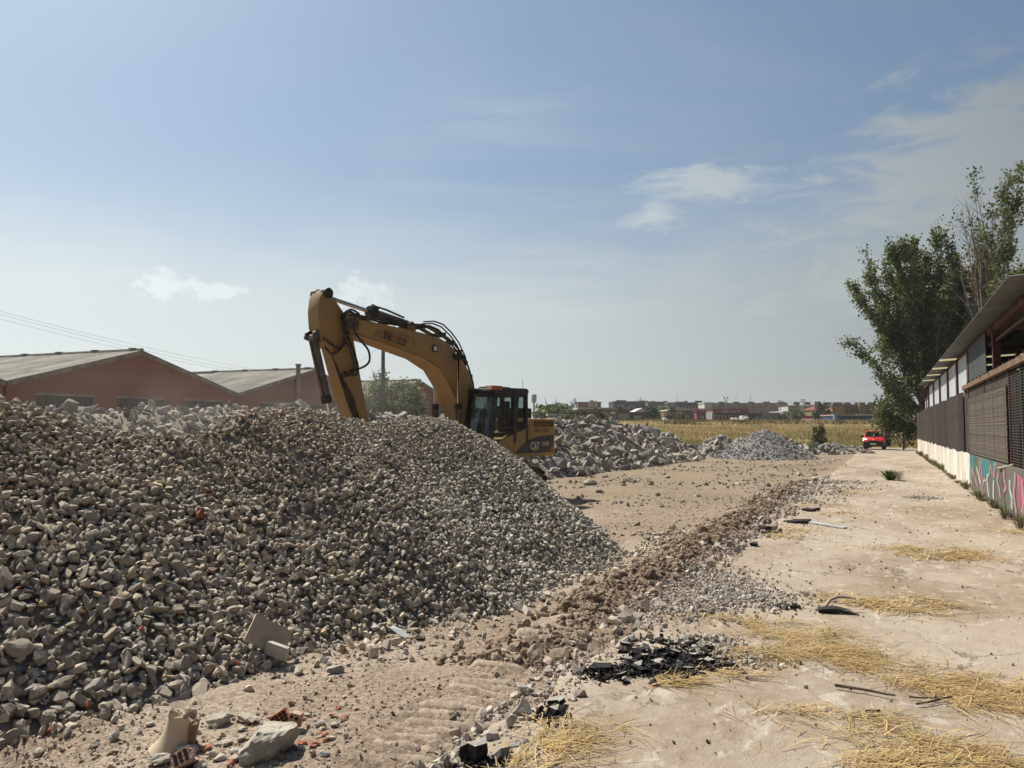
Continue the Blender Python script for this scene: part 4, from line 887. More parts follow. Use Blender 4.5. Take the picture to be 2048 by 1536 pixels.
# ------------------------------------------------------------------ distant town
def pm(n,c,c2=None,**k): return M(n,c,c2 or tuple(q*.78 for q in c),scale=.25,rough=.9,**k)
tw=dict(brick=pm('town_brick',(.20,.10,.075)),dark=pm('town_dark_cladding',(.06,.065,.075)),white=pm('town_white',(.55,.55,.52)),beige=pm('town_beige',(.29,.245,.205)),brown=pm('town_brown_brick',(.23,.15,.115)),grey=pm('town_grey',(.27,.28,.27)),red=pm('town_red',(.32,.045,.05)),maroon=pm('town_maroon_roof',(.22,.07,.065)),purple=pm('town_purple',(.26,.09,.15)),yellow=pm('town_yellow',(.44,.285,.12)),shade=pm('town_tan',(.24,.185,.12)),blue=pm('town_blue',(.05,.09,.18)),lblue=pm('town_light_blue',(.16,.30,.42)),pale=pm('town_pale_panel',(.42,.45,.47)),roofw=pm('town_white_roof',(.62,.62,.58)),win=pm('town_window',(.06,.07,.08)),pinkr=pm('town_pink_roof',(.42,.31,.28)))
def bld(name,label,px0,px1,yt,Y,wm,rm,depth=12,rows=0,cols=0,wm2='win',fh=.5,parts=(),gable=0,base=846):
    a=at(px0,yt,Y);b=at(px1,yt,Y);w=b[0]-a[0];z0=float(plane_z(Y))-.4;H=a[2]-z0
    o=thing(name,label,'building',((a[0]+b[0])/2,Y,z0))
    bx('wall',tw[wm],o,-w/2,w/2,0,depth,0,H)
    if gable: MB().prism([(-w/2-.3,H),(w/2+.3,H),(0 if gable>0 else w/2,H+abs(gable))],-.4,depth+.3).build('roof',tw[rm],o)
    else: bx('roof',tw[rm],o,-w/2-.25,w/2+.25,-.25,depth+.25,H,H+.35)
    for r in range(rows):
        for c in range(cols):
            x=-w/2+w*(c+.5)/cols;z=H-(r+.75)*3.0
            if z<.6:continue
            bx('window',tw[wm2],o,x-w/cols*fh/2,x+w/cols*fh/2,-.06,.05,z-.75,z+.75)
    s=Y/FPX
    for n,x0,x1,y0,y1,m,out in parts:
        p=at(x0,y1,Y);q=at(x1,y0,Y);bx(n,tw[m],o,p[0]-o.location.x,q[0]-o.location.x,-out,max(.1,1.0-out),p[2]-z0,q[2]-z0)
    return o
bld('brick_block','brick apartment block carrying a white lettered billboard on its roof',1156,1202,805,400,'brick','brick',14,4,9,parts=[('billboard',1177,1194,802,813,'roofw',1.0),('lettering',1180,1191,806,808.2,'blue',1.15),('lettering',1181,1189,809.5,811,'blue',1.15),('chimney',1181,1186,800,803.5,'brick',-.3)])
bld('flat_shed','long flat shed with thin white roof edge and blue lettered panel',1157,1233,817.5,230,'beige','roofw',18,parts=[('panel',1174,1200,821,830,'pale',.3),('lettering',1181,1192,823,827.5,'blue',.4),('window_band',1202,1231,823.5,829,'brown',.2)])
bld('grey_shed','low grey shed with white roof behind the excavator tail',1097,1136,831,165,'grey','roofw',6)
bld('grey_low_shed','small grey roofed shed with a pointed porch in front of the flat shed',1198,1232,829.5,190,'grey','grey',8,parts=[('porch',1202,1212,834,839,'pale',.6)])
bld('brick_shop','low brick shop with two white sign boards',1232,1290,826.5,200,'brick','brown',9,parts=[('sign_board',1236,1258,827,837.5,'pale',.3),('sign_board',1267,1282,831,837.5,'pale',.3),('pillar',1231,1235.5,825.5,840,'brick',.5)])
bld('white_gable_hall','hall with a low white gable roof behind the brick shop',1268,1300,825,235,'beige','roofw',12,gable=1.4)
bld('dark_office','dark clad stepped office complex with white balcony bands',1227,1296,804,400,'dark','dark',20,parts=[('tower',1232,1252,800.5,815,'dark',1.0),('balcony',1235,1246,811,813,'pale',1.2),('balcony',1259,1272,811.5,813,'pale',1.0),('tower',1280,1296,801.5,815,'dark',1.2),('balcony',1245,1260,814.5,818,'grey',1.3),('chimney',1254,1256,802.5,805,'dark',.2),('chimney',1258.5,1261,803,805,'dark',.2)])
bld('brick_flats','brick flats with small square white windows and roof stubs',1296,1335,804.5,390,'brown','brown',14,3,8,'pale',.3,parts=[('stair_tower',1302,1309,802,806,'brick',.5),('stair_tower',1327,1334.5,802,806,'brick',.5)])
bld('dark_blocks','dark grey row of flats with pale terraces behind the brown hall',1337,1411,806,380,'dark','grey',14,3,12,'grey',.4,parts=[('terrace',1341,1349,805,812,'grey',.6),('penthouse',1352,1368,803,806.3,'beige',-.5),('penthouse',1369,1376,801.5,806.3,'beige',-.5),('penthouse',1391,1405,801.5,807,'dark',-.5),('terrace',1400,1410,806,812,'pale',.6)])
bld('white_house','plain white three storey house left of the beige apartments',1409,1424.5,806.5,300,'white','white',10,2,2,'grey',.25)
bld('brown_hall','brown fronted hall with wide white low roofs',1341,1393,821,240,'brown','roofw',20,parts=[('awning',1340,1424,817,821,'white',.6),('door',1371,1373.5,829,838,'white',.2),('door',1375.5,1377.5,829,838,'white',.2),('bush_panel',1379,1388,822,830,'lblue',.1)])
bld('purple_shop','purple fronted shop beside the big red store',1393,1412,823.5,235,'purple','red',10,parts=[('window',1400,1403,832,836,'white',.1),('window',1405,1408,832,836,'white',.1)])
apt=bld('beige_apartments','long beige apartment block with five stair towers behind the red store',1423,1575,807,420,'beige','grey',14,5,40,'brown',.5,parts=[('stair_tower',a,b,803.5,834,m,1.6) for a,b,m in ((1436,1447.5,'brown'),(1466,1477,'brown'),(1495,1506.5,'brown'),(1525,1538,'brown'),(1554,1568,'beige'))])
def store():
    Y=255;o=bld('red_store','wide red and white store with big sign reading china center',1425.5,1496,820,Y,'grey','red',16,parts=[('sign_board',1425.5,1495.3,818.8,826,'red',.5),('glass_band',1431,1494,827,829.5,'dark',.2),('canopy',1427,1495,829.8,831,'pale',.6),('lower_front',1432,1496,831.3,837.5,'red',.4),('side_wall',1423,1427,826,838,'pale',.3)])
    p=at(1441,825.2,Y);q=at(1481,821,Y)
    obm('lettering',text_mesh('CHINA CENTER',q[0]-p[0],(q[2]-p[2]),.03),tw['roofw'],o,axes((p[0]-o.location.x,-.55,p[2]-o.location.z),(1,0,0),(0,0,1),(0,-1,0)))
    for k in range(9):
        c=at(1437.5+k*6.6,834.3,Y);MB().tube([(c[0]-o.location.x,-.43,c[2]-o.location.z),(c[0]-o.location.x,-.47,c[2]-o.location.z)],.28,10).build('emblem',tw['white'],o)
    c=at(1434,823,Y);MB().prism([(c[0]-o.location.x-.4,c[2]-o.location.z-.35),(c[0]-o.location.x+.4,c[2]-o.location.z-.35),(c[0]-o.location.x,c[2]-o.location.z+.4)],-.56,-.55).build('emblem',tw['yellow'],o)
store()
bld('glass_showroom','low dark showroom with a pale roof edge and a blue panel',1496,1522,826,262,'dark','pale',12,parts=[('panel',1508,1522,833,837.5,'lblue',.4)])
bld('grey_hall','plain grey hall right of the red store',1523,1560,827,262,'grey','grey',14,parts=[('lettering',1527,1536,828,829.2,'pale',.1)])
bld('white_balcony_flats','white banded flats with reddish roof and dark chimney stacks',1576,1640,812,400,'white','maroon',14,parts=[('window_band',1577,1592,813.8,815.4,'dark',.2),('window_band',1577,1592,817.2,818.8,'dark',.2),('window_band',1577,1592,820.6,822,'dark',.2),('window_band',1607,1617,813.8,815.4,'dark',.2),('window_band',1607,1617,817.2,818.8,'dark',.2),('window_band',1619,1634,813.8,815.4,'dark',.2),('window_band',1619,1634,817.2,818.8,'dark',.2),('window_band',1619,1634,820.6,822,'dark',.2),('stair_tower',1592,1597,808,826,'brown',.5),('chimney_stack',1588.5,1600,804,809.5,'maroon',-.4),('chimney_stack',1610,1621.5,804,809.5,'maroon',-.4),('chimney_stack',1631,1643,803,808.5,'maroon',-.4)])
bld('brown_roof_flats','row of brown flats with toothed chimney stacks behind the yellow building',1640,1760,810,410,'brown','maroon',14,2,20,'pale',.3,parts=[('chimney_stack',a,b,804.5,809.3,'brown',-.4) for a,b in ((1650,1664),(1667,1686),(1689,1702),(1711,1724),(1737,1752))])
bld('white_wall_hall','long low hall with a blank white wall',1567,1622,824.5,270,'white','white',14)
bld('red_roof_hall','open hall with steep dark red roof beside the yellow building',1634,1665,820,250,'shade','maroon',14,gable=-1.8,parts=[('low_roof',1623,1636,821,827,'maroon',.6),('column',1634,1636,822,832,'white',.7),('column',1655,1657,822,832,'white',.7),('ramp_roof',1606,1634,832,837,'red',.7)])
bld('yellow_building','ochre yellow community building with tan rear wing',1664.5,1690,813,240,'yellow','shade',14,parts=[('parapet',1664.5,1690,808.5,813,'shade',.1),('window',1666,1668,819,825,'dark',.15)])
bld('tan_building','tan flat roofed wing with narrow dark windows next to the ochre building',1690,1752,813,241.5,'shade','shade',14,parts=[('parapet',1689.8,1718,809,814,'grey',.2),('window',1690.5,1692,820,826,'dark',.15),('window',1701,1708,820,821.8,'dark',.15),('window',1710,1716,820,821.8,'dark',.15),('tower',1716,1727,805,830,'shade',1.2),('window',1735,1737,821,826,'dark',.15),('window',1740.5,1742.5,821,826,'dark',.15)])
bld('blue_shed','low dark blue shed with pink and white roof sections',1673,1765,831.5,205,'blue','pinkr',10,parts=[('white_roof',1712,1758,828.5,831,'roofw',.4),('gable_panel',1668,1676,828,838,'lblue',.3),('pink_roof',1677,1712,829.2,831.3,'pinkr',.35)])
def mast(name,label,px,yt,Y,r,cat,arms=()):
    p=at(px,yt,Y);z0=float(plane_z(Y))-.3;o=thing(name,label,cat,(p[0],Y,z0));H=p[2]-z0
    MB().tube([(0,0,0),(0,0,H)],[r,r*.6],6).build('shaft',tw['grey'],o)
    for a,b,c,d in arms: MB().tube([(a,0,H+b),(c,0,H+d)],r*.6,5).build('arm',tw['grey'],o)
    return o
p=at(1068,806,480);wt=thing('water_tower','slim pale water tower with cylindrical tank above the distant roofs','tower',(p[0],480,float(plane_z(480))))
zt=p[2]-float(plane_z(480));MB().tube([(0,0,0),(0,0,zt)],[.75,.6],10).build('shaft',tw['grey'],wt,smooth=50);MB().tube([(0,0,zt),(0,0,zt+.8),(0,0,zt+5),(0,0,zt+5.4)],[.7,1.55,1.65,1.2],14).build('tank',tw['grey'],wt,smooth=50)
mast('power_pylon','thin power pylon with y shaped arms above the beige apartments',1452,803,300,.22,'pylon',[(0,0,-.9,2.0),(0,0,.9,2.0),(-.9,2.0,-.3,1.2),(.9,2.0,.3,1.2),(-.8,-.2,.8,-.2)])
mast('antenna_mast','t shaped mast right of the beige apartments',1560,801.5,330,.2,'mast',[(-1.1,0,1.1,0)])
mast('antenna_mast','roof antenna cluster above the white banded flats',1606,799,395,.25,'mast',[(-1,0,1,0),(-.8,-1,.8,-1),(-1,0,-1,-2),(1,0,1,-2)])
for k,(px,yt) in enumerate([(1472,789),(1501,789),(1354,789),(1143,806),(1537,800)]): mast('lamp_mast',('tall thin mast behind the second stair tower','tall thin mast behind the third stair tower','tall thin mast above the dark flats','thin mast left of the brick block','thin mast above the fourth stair tower')[k],px,yt,350,.12,'mast')
mast('street_lamp','pale double headed street lamp in front of the brown hall',1355,817,215,.10,'lamp',[(0,0,-.9,.4),(0,0,.9,.5)])
for k,(px,lab) in enumerate([(1488,'white delivery van parked in front of the big red store'),(1469,'pale car parked left of the white delivery van'),(1332,'white car parked beside the pale blue panel')]):
    Y=230;p=at(px,838,Y);o=thing('parked_car',lab,'car',(p[0],Y,float(plane_z(Y))+.1),(0,0,R(-80)));o.scale=(.85,.85,.85)
    L,h=((4.2,1.9),(3.6,1.2),(3.4,1.2))[k]
    MB().prism([(-L/2,.3),(L/2,.3),(L/2,h*.6),(L*.36,h*.68),(L*.25,h),(-L*.42,h),(-L/2,h*.6)],-.8,.8).build('body',tw['roofw'],o,bevel=.06)
    MB().prism([(L*.33,h*.68),(L*.23,h*.92),(L*.02,h*.92),(L*.02,h*.68)],-.83,-.81).build('window',tw['win'],o)
    for x in (-L*.3,L*.3): MB().tube([(x,-.82,.3),(x,-.6,.3)],.3,12).build('wheel',tw['dark'],o)

# ------------------------------------------------------------------ red van on the lane
def van():
    vr=M('red_van_paint',(.66,.03,.035),(.60,.035,.04),scale=2,rough=.3,spec=.5);bp=M('black_bumper',(.025,.025,.026),rough=.6);gl=glass('van_glass',(.10,.11,.11),.06,(.12,.12,.12),.07);wl=M('headlamp_glass',(.72,.74,.74),rough=.1,spec=.7);ty=M('tyre',(.03,.03,.03),rough=.85);pl=M('number_plate',(.72,.72,.70),rough=.5)
    X,Y=33.3,70.8;o=thing('red_van','small red delivery van facing along the lane, parked before the dry field','van',(X,Y,float(plane_z(Y))+.0),(0,0,math.atan2(-D2[1],-D2[0])+R(-3)))
    prof=[(-1.95,.32),(1.75,.32),(1.93,.42),(1.95,.62),(1.86,.86),(1.62,1.03),(1.15,1.13),(.55,1.66),(.35,1.71),(-1.85,1.72),(-1.96,1.6),(-1.98,.9)]
    b=MB().prism(prof,-.84,.84);b.v=[(x,y*(1-.20*max(0,z-.95)/.77)*(1-.06*max(0,x-1.3)/.6),z) for x,y,z in b.v]
    body=b.build('body',vr,o,bevel=.05)
    MB().add([(1.165,-.72,1.145),(1.165,.72,1.145),(.60,.63,1.645),(.60,-.63,1.645)],[(0,1,2,3)]).build('windscreen',gl,o)
    bx('bumper',bp,o,1.78,1.985,-.80,.80,.30,.70,bevel=.05)
    MB().prism([(1.90,.70),(1.97,.70),(1.93,.84),(1.86,.84)],-.42,.42).build('grille',bp,o)
    for s in (-1,1):
        MB().add([(1.915,.46*s,.74),(1.76,.815*s,.80),(1.54,.82*s,1.03),(1.80,.55*s,.93)],[(0,1,2,3)] if s>0 else [(3,2,1,0)]).build('headlight',wl,o)
        mm=bx('mirror',bp,o,.82,.98,.86*s if s>0 else -1.08,1.08 if s>0 else -.86,1.08,1.28,bevel=.03)
        MB().add([(.95,.835*s,1.12),(.45,.715*s,1.60),(.05,.715*s,1.60),(.05,.835*s,1.12)],[(0,1,2,3)]).build('side_window',gl,o)
        for x in (1.22,-1.3):
            w=MB().tube([(x,.66*s,.30),(x,.85*s,.30)],.30,20).build('wheel',ty,o,smooth=40);MB().tube([(x,.852*s,.30),(x,.862*s,.30)],.19,14).build('rim',tw['grey'],w,smooth=40)
    bx('number_plate',pl,o,1.987,1.995,-.26,.26,.46,.57);MB().tube([(1.885,0,.90),(1.91,0,.91)],.065,14).build('badge',wl,o)
    tb('wiper',bp,o,[(1.17,.1,1.15),(1.0,.5,1.30)],.012,5)
van()
p=at(1732,899,70.5);mp=thing('marker_pole','thin orange marker pole standing beside the red van','pole',(p[0],70.5,gzs(p[0],70.5)));tb('pole',orng,mp,[(0,0,-.1),(0,.02,1.5)],.025,6);bx('foot',orng,mp,-.12,.12,-.1,.1,-.02,.15)

# ------------------------------------------------------------------ pole and wires
p=at(765.5,800,58);pole=thing('utility_pole','grey wooden utility pole rising behind the round tree','pole',(p[0],58,gzs(p[0],58)));zt=at(765.5,640,58)[2]
tb('shaft',M('pole_wood',(.16,.135,.11),(.10,.085,.07),rough=.9),pole,[(0,0,-.3),(0,0,zt)],[.17,.13],10);MB().box(-.9,.9,-.05,.05,zt-.35,zt-.23).build('cross_arm',tw['grey'],pole)
for s in (-.8,0,.8): MB().tube([(s,0,zt-.23),(s,0,zt-.05)],.05,8).build('insulator',tw['white'],pole)
wirem=M('overhead_wire',(.16,.16,.16),rough=.6)
for k,(a,b) in enumerate([((-40,612),(700,764)),((-40,618),(690,770)),((-40,627),(660,768))]):
    A=at(*a,62);B=at(*b,120);n=14;P=[]
    for i in range(n+1):
        t=i/n;q=A+(B-A)*t;q[2]-=1.5*4*t*(1-t)*.6;P.append(tuple(q-A))
    w=thing('overhead_wire',('uppermost','middle','lowest')[k]+' overhead wire crossing above the warehouse roofs','wire',tuple(A));tb('cable',wirem,w,P,.010,4)
A=at(700,735,60);B=at(766,692,58);w=thing('guy_wire','thin guy wire from the utility pole to the warehouse roof','wire',tuple(A));tb('cable',wirem,w,[(0,0,0),tuple(B-A)],.008,4)

# ------------------------------------------------------------------ foreground ground cover
DIRT=[(.34,.27,.20),(.40,.33,.25),(.29,.225,.165),(.44,.37,.29),(.37,.30,.23)]
def ground_scatter(name,n,ufn,size,pal,spread=.4,sub=1,lift=.2,label=None,cat=None,flat=True,onroad=False,smx=.2):
    U,Vv=ufn(n);X,Y=xy(U,Vv);z=(plane_z(Y)+.004 if onroad else ground_z(X,Y));n=len(X)
    S=np.exp(rng.normal(math.log(size),spread,n)).clip(size*.3,smx)*(1+.02*np.hypot(X,Y)*(size<.02))
    P=np.stack([X,Y,z+S*lift],-1);o=scatter(name,PR[sub],P,S,rotm(n,rng),palette(n,pal,rng),stone_m,None,flat);tag(o,label,cat);return o
def dirt_uv(n):
    U=2.6+22*rng.random(n)**2.4;Vv=vl(U)+.12-rng.random(n)*(3.0+.05*U)
    h=heap_h(U,Vv);k=(h<.12)&(fbm(U*1.1,Vv*1.1,3,70)+.25*rng.random(n)>.45)&((np.abs(Vv+2.74+.10*(U-4.4))>.3)|(U>7.3)|(rng.random(n)<.25));return U[k],Vv[k]
ground_scatter('loose_grit',21000,dirt_uv,.0068,DIRT+DIRT+[(.40,.38,.34),(.25,.18,.12)],.55,1,.2,'loose grit and pebbles strewn over the bare dirt','grit',smx=.05)
def foot_uv(n):
    U=2.4+13*rng.random(n);vb=np.interp(U,[2,3.1,4,4.9,6.3,7.7,11.7,16],[-5.8,-5.6,-5.38,-5.05,-4.36,-4.12,-3.85,-3.9]);return U,vb+np.abs(rng.normal(size=n))*.38-.05
ground_scatter('heap_foot_stones',900,foot_uv,.034,STC,.45,2,.3,'stray stones rolled out along the foot of the crushed stone heap','stones',smx=.10)
def berm_uv(n):
    U=5.8+24*rng.random(n)**1.3;Vv=vl(U)-.62+rng.normal(size=n)*.30;k=rng.random(n)<2;return U,Vv
SOIL=[(.22,.165,.12),(.26,.20,.15),(.185,.135,.095),(.31,.25,.19),(.28,.22,.165)]
LUMP=[rock(2,rng,5,(1,.9,.75),.55,.9,nz=.10) for _ in range(14)]
def clods(name,label,n,size,spread,smx):
    U,Vv=berm_uv(n);X,Y=xy(U,Vv);S=np.exp(rng.normal(math.log(size),spread,n)).clip(size*.3,smx)
    P=np.stack([X,Y,ground_z(X,Y)+S*.1],-1);tag(scatter(name,LUMP if size>.02 else PR[1],P,S,rotm(n,rng),palette(n,SOIL,rng,.10),stone_m,None),label,'soil')
clods('soil_clods','brown soil clods churned up along the edge of the lane',1500,.034,.5,.12)
clods('soil_crumbs','fine brown soil crumbs between the clods along the lane edge',9000,.015,.5,.05)
def edge_uv(n):
    U=3.4+30*rng.random(n)**1.5;Vv=vl(U)+rng.normal(size=n)*.16-.05;return U,Vv
ground_scatter('edge_rubble',3600,edge_uv,.017,[(.42,.38,.33),(.36,.33,.29),(.48,.43,.37),(.40,.32,.27)],.6,1,.35,'pale stone crumbs along the broken edge of the lane','rubble',smx=.085)
def patch(pts,sg):
    c=[G(*p) for p in pts]
    def f(n):
        k=rng.integers(0,len(c),n);q=np.array(c)[k]+rng.normal(size=(n,2))*sg;return uv(q[:,0],q[:,1])
    return f
GRAV=[(.37,.34,.30),(.43,.395,.35),(.30,.275,.245),(.47,.43,.375)]
ground_scatter('gravel_spill',2600,patch([(1420,1150),(1400,1180),(1470,1195),(1440,1165),(1380,1210),(1500,1205),(1360,1225),(1540,1190)],.33),.013,GRAV,.4,1,.4,'grey gravel spilled on the lane edge','gravel',onroad=True,smx=.04)
ground_scatter('gravel_spill_small',800,patch([(1420,1290),(1460,1305),(1390,1285),(1490,1320)],.14),.013,GRAV,.4,1,.4,'small patch of grey gravel next to the black asphalt','gravel',onroad=True,smx=.04)
ground_scatter('gravel_spill_far',900,patch([(1650,975),(1680,965),(1620,985),(1590,1000)],.6),.03,GRAV,.4,1,.4,'grey gravel strewn along the distant lane edge','gravel',onroad=True,smx=.08)
ground_scatter('crushed_patch',200,patch([(1838,995),(1850,997)],.25),.02,GRAV,.4,1,.3,'little heap of crushed grey stone on the lane before the wall','gravel',onroad=True,smx=.05)
def road_uv(n):
    U=3+40*rng.random(n)**1.8;return U,vl(U)+.15+(2.3-vl(U))*rng.random(n)**1.3
ground_scatter('road_grit',2600,road_uv,.006,[(.20,.16,.12),(.30,.25,.2),(.12,.10,.085)],.5,1,.3,'fine dark grit sprinkled on the lane surface','grit',onroad=True,smx=.03)
def farflat(n):
    U=14+40*rng.random(n);Vv=vl(U)-.6-rng.random(n)**1.2*9;k=fbm(U*.4,Vv*.4,3,72)>.42;return U[k],Vv[k]
ground_scatter('far_rubble_specks',3800,farflat,.035,CHC+DIRT,.5,1,.25,'rubble specks on the flat ground before the concrete mound','rubble',smx=.16)

# cleat ridges pressed up between the excavator's track shoes
def cleats():
    V=[];F=[];r=np.random.default_rng(9)
    for k in range(34):
        u0=2.9+k*.135
        if r.random()<.12:continue
        vc=-2.74-.10*(u0-4.4);a=vc-.30+abs(r.normal())*.05;b=vc+.30-abs(r.normal())*.08;n=30;sk=r.normal()*.03
        vv=np.linspace(a,b,n);uu=u0+sk*(vv-vc)+.02*(fbm(vv*5+k,vv*0+k,3,5)-.5);h=.016+.048*sstep(.25,.6,fbm(vv*3.2+3*k,vv*0+k*1.7,3,6))
        h=h*np.minimum(1,np.minimum(np.arange(n),np.arange(n)[::-1])/4)*(.5+.5*r.random())
        for du,f in ((-.016,0),(-.002,1),(.055,0)):
            x,y=xy(uu+du,vv);V.append(np.c_[x,y,ground_z(x,y)-.012+h*f*1.15+.010*f])
        o=len(V)*n-3*n;i=np.arange(n-1)
        for q in (0,1):F.append(np.c_[o+q*n+i,o+q*n+i+1,o+(q+1)*n+i+1,o+(q+1)*n+i])
    V=np.vstack(V);F=np.vstack(F);C=np.tile((.37,.305,.24),(len(V),1))*(1+.08*r.normal(size=(len(V),1)))
    tag(ob('track_print',npmesh('track_print',V,F,C,False),stone_m),'cleated excavator track print pressed into the dirt','track print',kind='stuff')
cleats()
# straw
strawm=M('straw',(.85,.85,.85),(1.15,1.12,1.05),scale=3,attr=True,rough=.7,trans=.25,spec=.15)
def straw(name,label,spots,n,L=(.07,.34),ang=None,w=.0024,lift=.03):
    """spots: (px,py,along,across) patches measured on the ground"""
    V=[];C=[];X=[];
    wts=np.array([s[2]*s[3] for s in spots]);wts=wts/wts.sum()
    for (px,py,sa,sb,th),k in zip(spots,(wts*n).astype(int)):
        x,y=G(px,py);q=rng.normal(size=(k,2))*np.array([sa,sb]);c,s=math.cos(th),math.sin(th)
        X.append(np.c_[x+q[:,0]*c-q[:,1]*s,y+q[:,0]*s+q[:,1]*c,np.full(k,th)])
    X=np.vstack(X);k=(fbm(X[:,0]*2.6,X[:,1]*2.6,4,83)>.47)|(rng.random(len(X))<.16);X=X[k];n=len(X);th=X[:,2]+rng.normal(size=n)*.8;l=rng.uniform(*L,n)*(.5+rng.random(n))
    u,v=uv(X[:,0],X[:,1]);zz=np.where(v>vl(u)+.1,plane_z(X[:,1]),ground_z(X[:,0],X[:,1]))+.006
    z0=zz+rng.random(n)**2*lift;z1=zz+rng.random(n)**2*lift*1.3;a=np.c_[X[:,0],X[:,1],z0];d=np.c_[np.cos(th),np.sin(th)]
    bend=rng.normal(size=n)*.08;m=np.c_[X[:,0]+d[:,0]*l/2-d[:,1]*l*bend,X[:,1]+d[:,1]*l/2+d[:,0]*l*bend,(z0+z1)/2+.01];b=np.c_[X[:,0]+d[:,0]*l,X[:,1]+d[:,1]*l,z1]
    sx=np.c_[-d[:,1],d[:,0],np.zeros(n)]*w*rng.uniform(.6,1.5,n)[:,None];sz=np.array([0,0,w*.8])
    VV=np.stack([a-sx,a+sx,m-sx+sz,m+sx+sz,b-sx*.6,b+sx*.6],1).reshape(-1,3);i=np.arange(n)[:,None]*6
    F=np.concatenate([i+np.array([0,1,3,2]),i+np.array([2,3,5,4])],0)
    C=palette(n,[(.50,.37,.165),(.43,.30,.12),(.58,.46,.25),(.34,.23,.095),(.50,.40,.23)],rng,.15)
    o=ob(name,npmesh(name,VV,F,np.repeat(C,6,0),True),strawm);return tag(o,label,'straw',kind='stuff')
A1=-.35
straw('straw_drift','long golden straw drift crossing the lane',[(1500,1245,.34,.11,A1),(1580,1270,.32,.13,A1),(1660,1305,.3,.14,A1),(1740,1330,.3,.13,A1),(1820,1350,.3,.12,A1),(1900,1375,.3,.12,A1),(1990,1395,.3,.12,A1),(2080,1425,.3,.12,A1)],5600,L=(.10,.40))
straw('straw_scatter','loose straw scattered over the lane in the foreground',[(1700,1440,.30,.09,A1),(1760,1480,.28,.11,A1),(1830,1510,.3,.11,A1),(1900,1530,.28,.1,A1),(1780,1540,.25,.1,A1)],2100)
straw('straw_patch','oval straw patch farther along the lane towards the wall',[(1850,1105,.42,.34,.1),(1900,1112,.3,.25,.1)],1700,w=.005)
straw('straw_patch','straw patch lying behind the dark curled rubber scrap',[(1760,1205,.36,.22,0),(1800,1215,.22,.2,0)],1300,w=.0042)
straw('straw_tuft','straw tangle around the black asphalt lumps',[(1110,1490,.17,.12,.4),(1080,1505,.14,.10,.9),(1165,1450,.17,.10,-.4),(1050,1520,.12,.08,1.2)],620,lift=.018)
straw('straw_tuft','thin straw skirt along the lower edge of the asphalt spread',[(1340,1368,.2,.05,0),(1420,1355,.18,.05,.1),(1500,1310,.2,.08,-.3)],850)
straw('straw_wisps','straw wisps along the distant lane edge',[(1640,1010,.5,.3,1.0),(1680,1030,.4,.3,1.0),(1600,1060,.35,.25,1.0),(1560,1075,.3,.2,1.0),(1690,985,.6,.3,1.1),(2030,1065,.3,.25,.4),(1970,1000,.9,.15,1.1)],1500,w=.007)

# ------------------------------------------------------------------ single foreground pieces
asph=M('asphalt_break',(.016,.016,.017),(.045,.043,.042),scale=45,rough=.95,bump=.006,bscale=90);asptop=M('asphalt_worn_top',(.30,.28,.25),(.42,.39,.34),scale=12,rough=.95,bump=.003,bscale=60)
lconc=M('pale_concrete',(.42,.39,.33),(.52,.48,.41),scale=9,rough=.95,bump=.009,bscale=26);cream=M('cream_fired_clay',(.56,.47,.34),(.46,.38,.27),scale=5,rough=.9,bump=.003);brk=M('brick_fragment',(.36,.115,.06),(.42,.20,.13),scale=9,rough=.95,bump=.004);brkd=M('dusty_brick',(.52,.40,.31),(.44,.27,.19),scale=10,rough=.95,bump=.004);hole=M('brick_hole',(.05,.025,.018),rough=1)
woodm=M('weathered_wood',(.11,.085,.065),(.06,.047,.038),scale=12,rough=.95,stretch=(1,4,4));pvc=M('dark_green_plastic',(.02,.055,.045),(.05,.075,.065),scale=8,rough=.5)
bould=M('boulder_concrete',(.35,.32,.265),(.46,.42,.35),scale=11,rough=.95,bump=.012,bscale=30)
def solo(name,label,cat,px,py,S,mat,sub=3,rot=None,proto=None,group=None,lift=.3,seed=0,cuts=9,topmat=None,sq=(1,.8,.62),road=False,nz=.02,rugged=0):
    r=np.random.default_rng(seed);x,y=G(px,py);z=road_z(x,y) if road else gzs(x,y)
    v,f=rock(sub,r,cuts,sq,nz=nz)
    if rugged: v=v*(1+rugged*(fbm(v[:,0]*4+seed,v[:,1]*4+v[:,2]*3,4,seed)-.5)+rugged*.6*(fbm(v[:,2]*9+seed,v[:,1]*9+v[:,0]*7,3,seed+5)-.5))[:,None]
    sc=S if hasattr(S,'__len__') else (S,S,S)
    me=npmesh(name,v*np.array(sc),f,None,True);me.materials.append(mat)
    if topmat:
        me.materials.append(topmat)
        for p in me.polygons:
            if p.normal.z>.86:p.material_index=1
    o=ob(name,me,None,None,(x,y,z+lift*sc[2]),rot or (0,0,r.uniform(0,6.28)));return tag(o,label,cat,group)
solo('boulder','big pitted grey concrete boulder beside broken bricks in the foreground dirt','boulder',528,1506,(.25,.155,.155),bould,4,(R(10),R(-24),R(30)),seed=31,lift=.42,cuts=6,nz=.004,sq=(1,.9,.8),rugged=.30)
solo('concrete_lump','rough concrete lump with a flat top behind the cracked clay pipe shard','rock',432,1452,(.10,.085,.085),bould,4,seed=4,lift=.4,nz=.004,rugged=.35)
solo('concrete_lump','bluish low concrete lump touching the big boulder','rock',497,1446,(.10,.07,.06),bould,4,seed=5,lift=.4,nz=.004,rugged=.35)
solo('concrete_lump','grey concrete lump half buried beneath the clay pipe shard','rock',372,1505,(.09,.075,.07),bould,4,seed=6,lift=.4,nz=.004,rugged=.35)
solo('concrete_lump','flat grey concrete lump beside the pale perforated brick','rock',318,1530,(.08,.07,.06),bould,4,seed=7,lift=.4,nz=.004,rugged=.35)
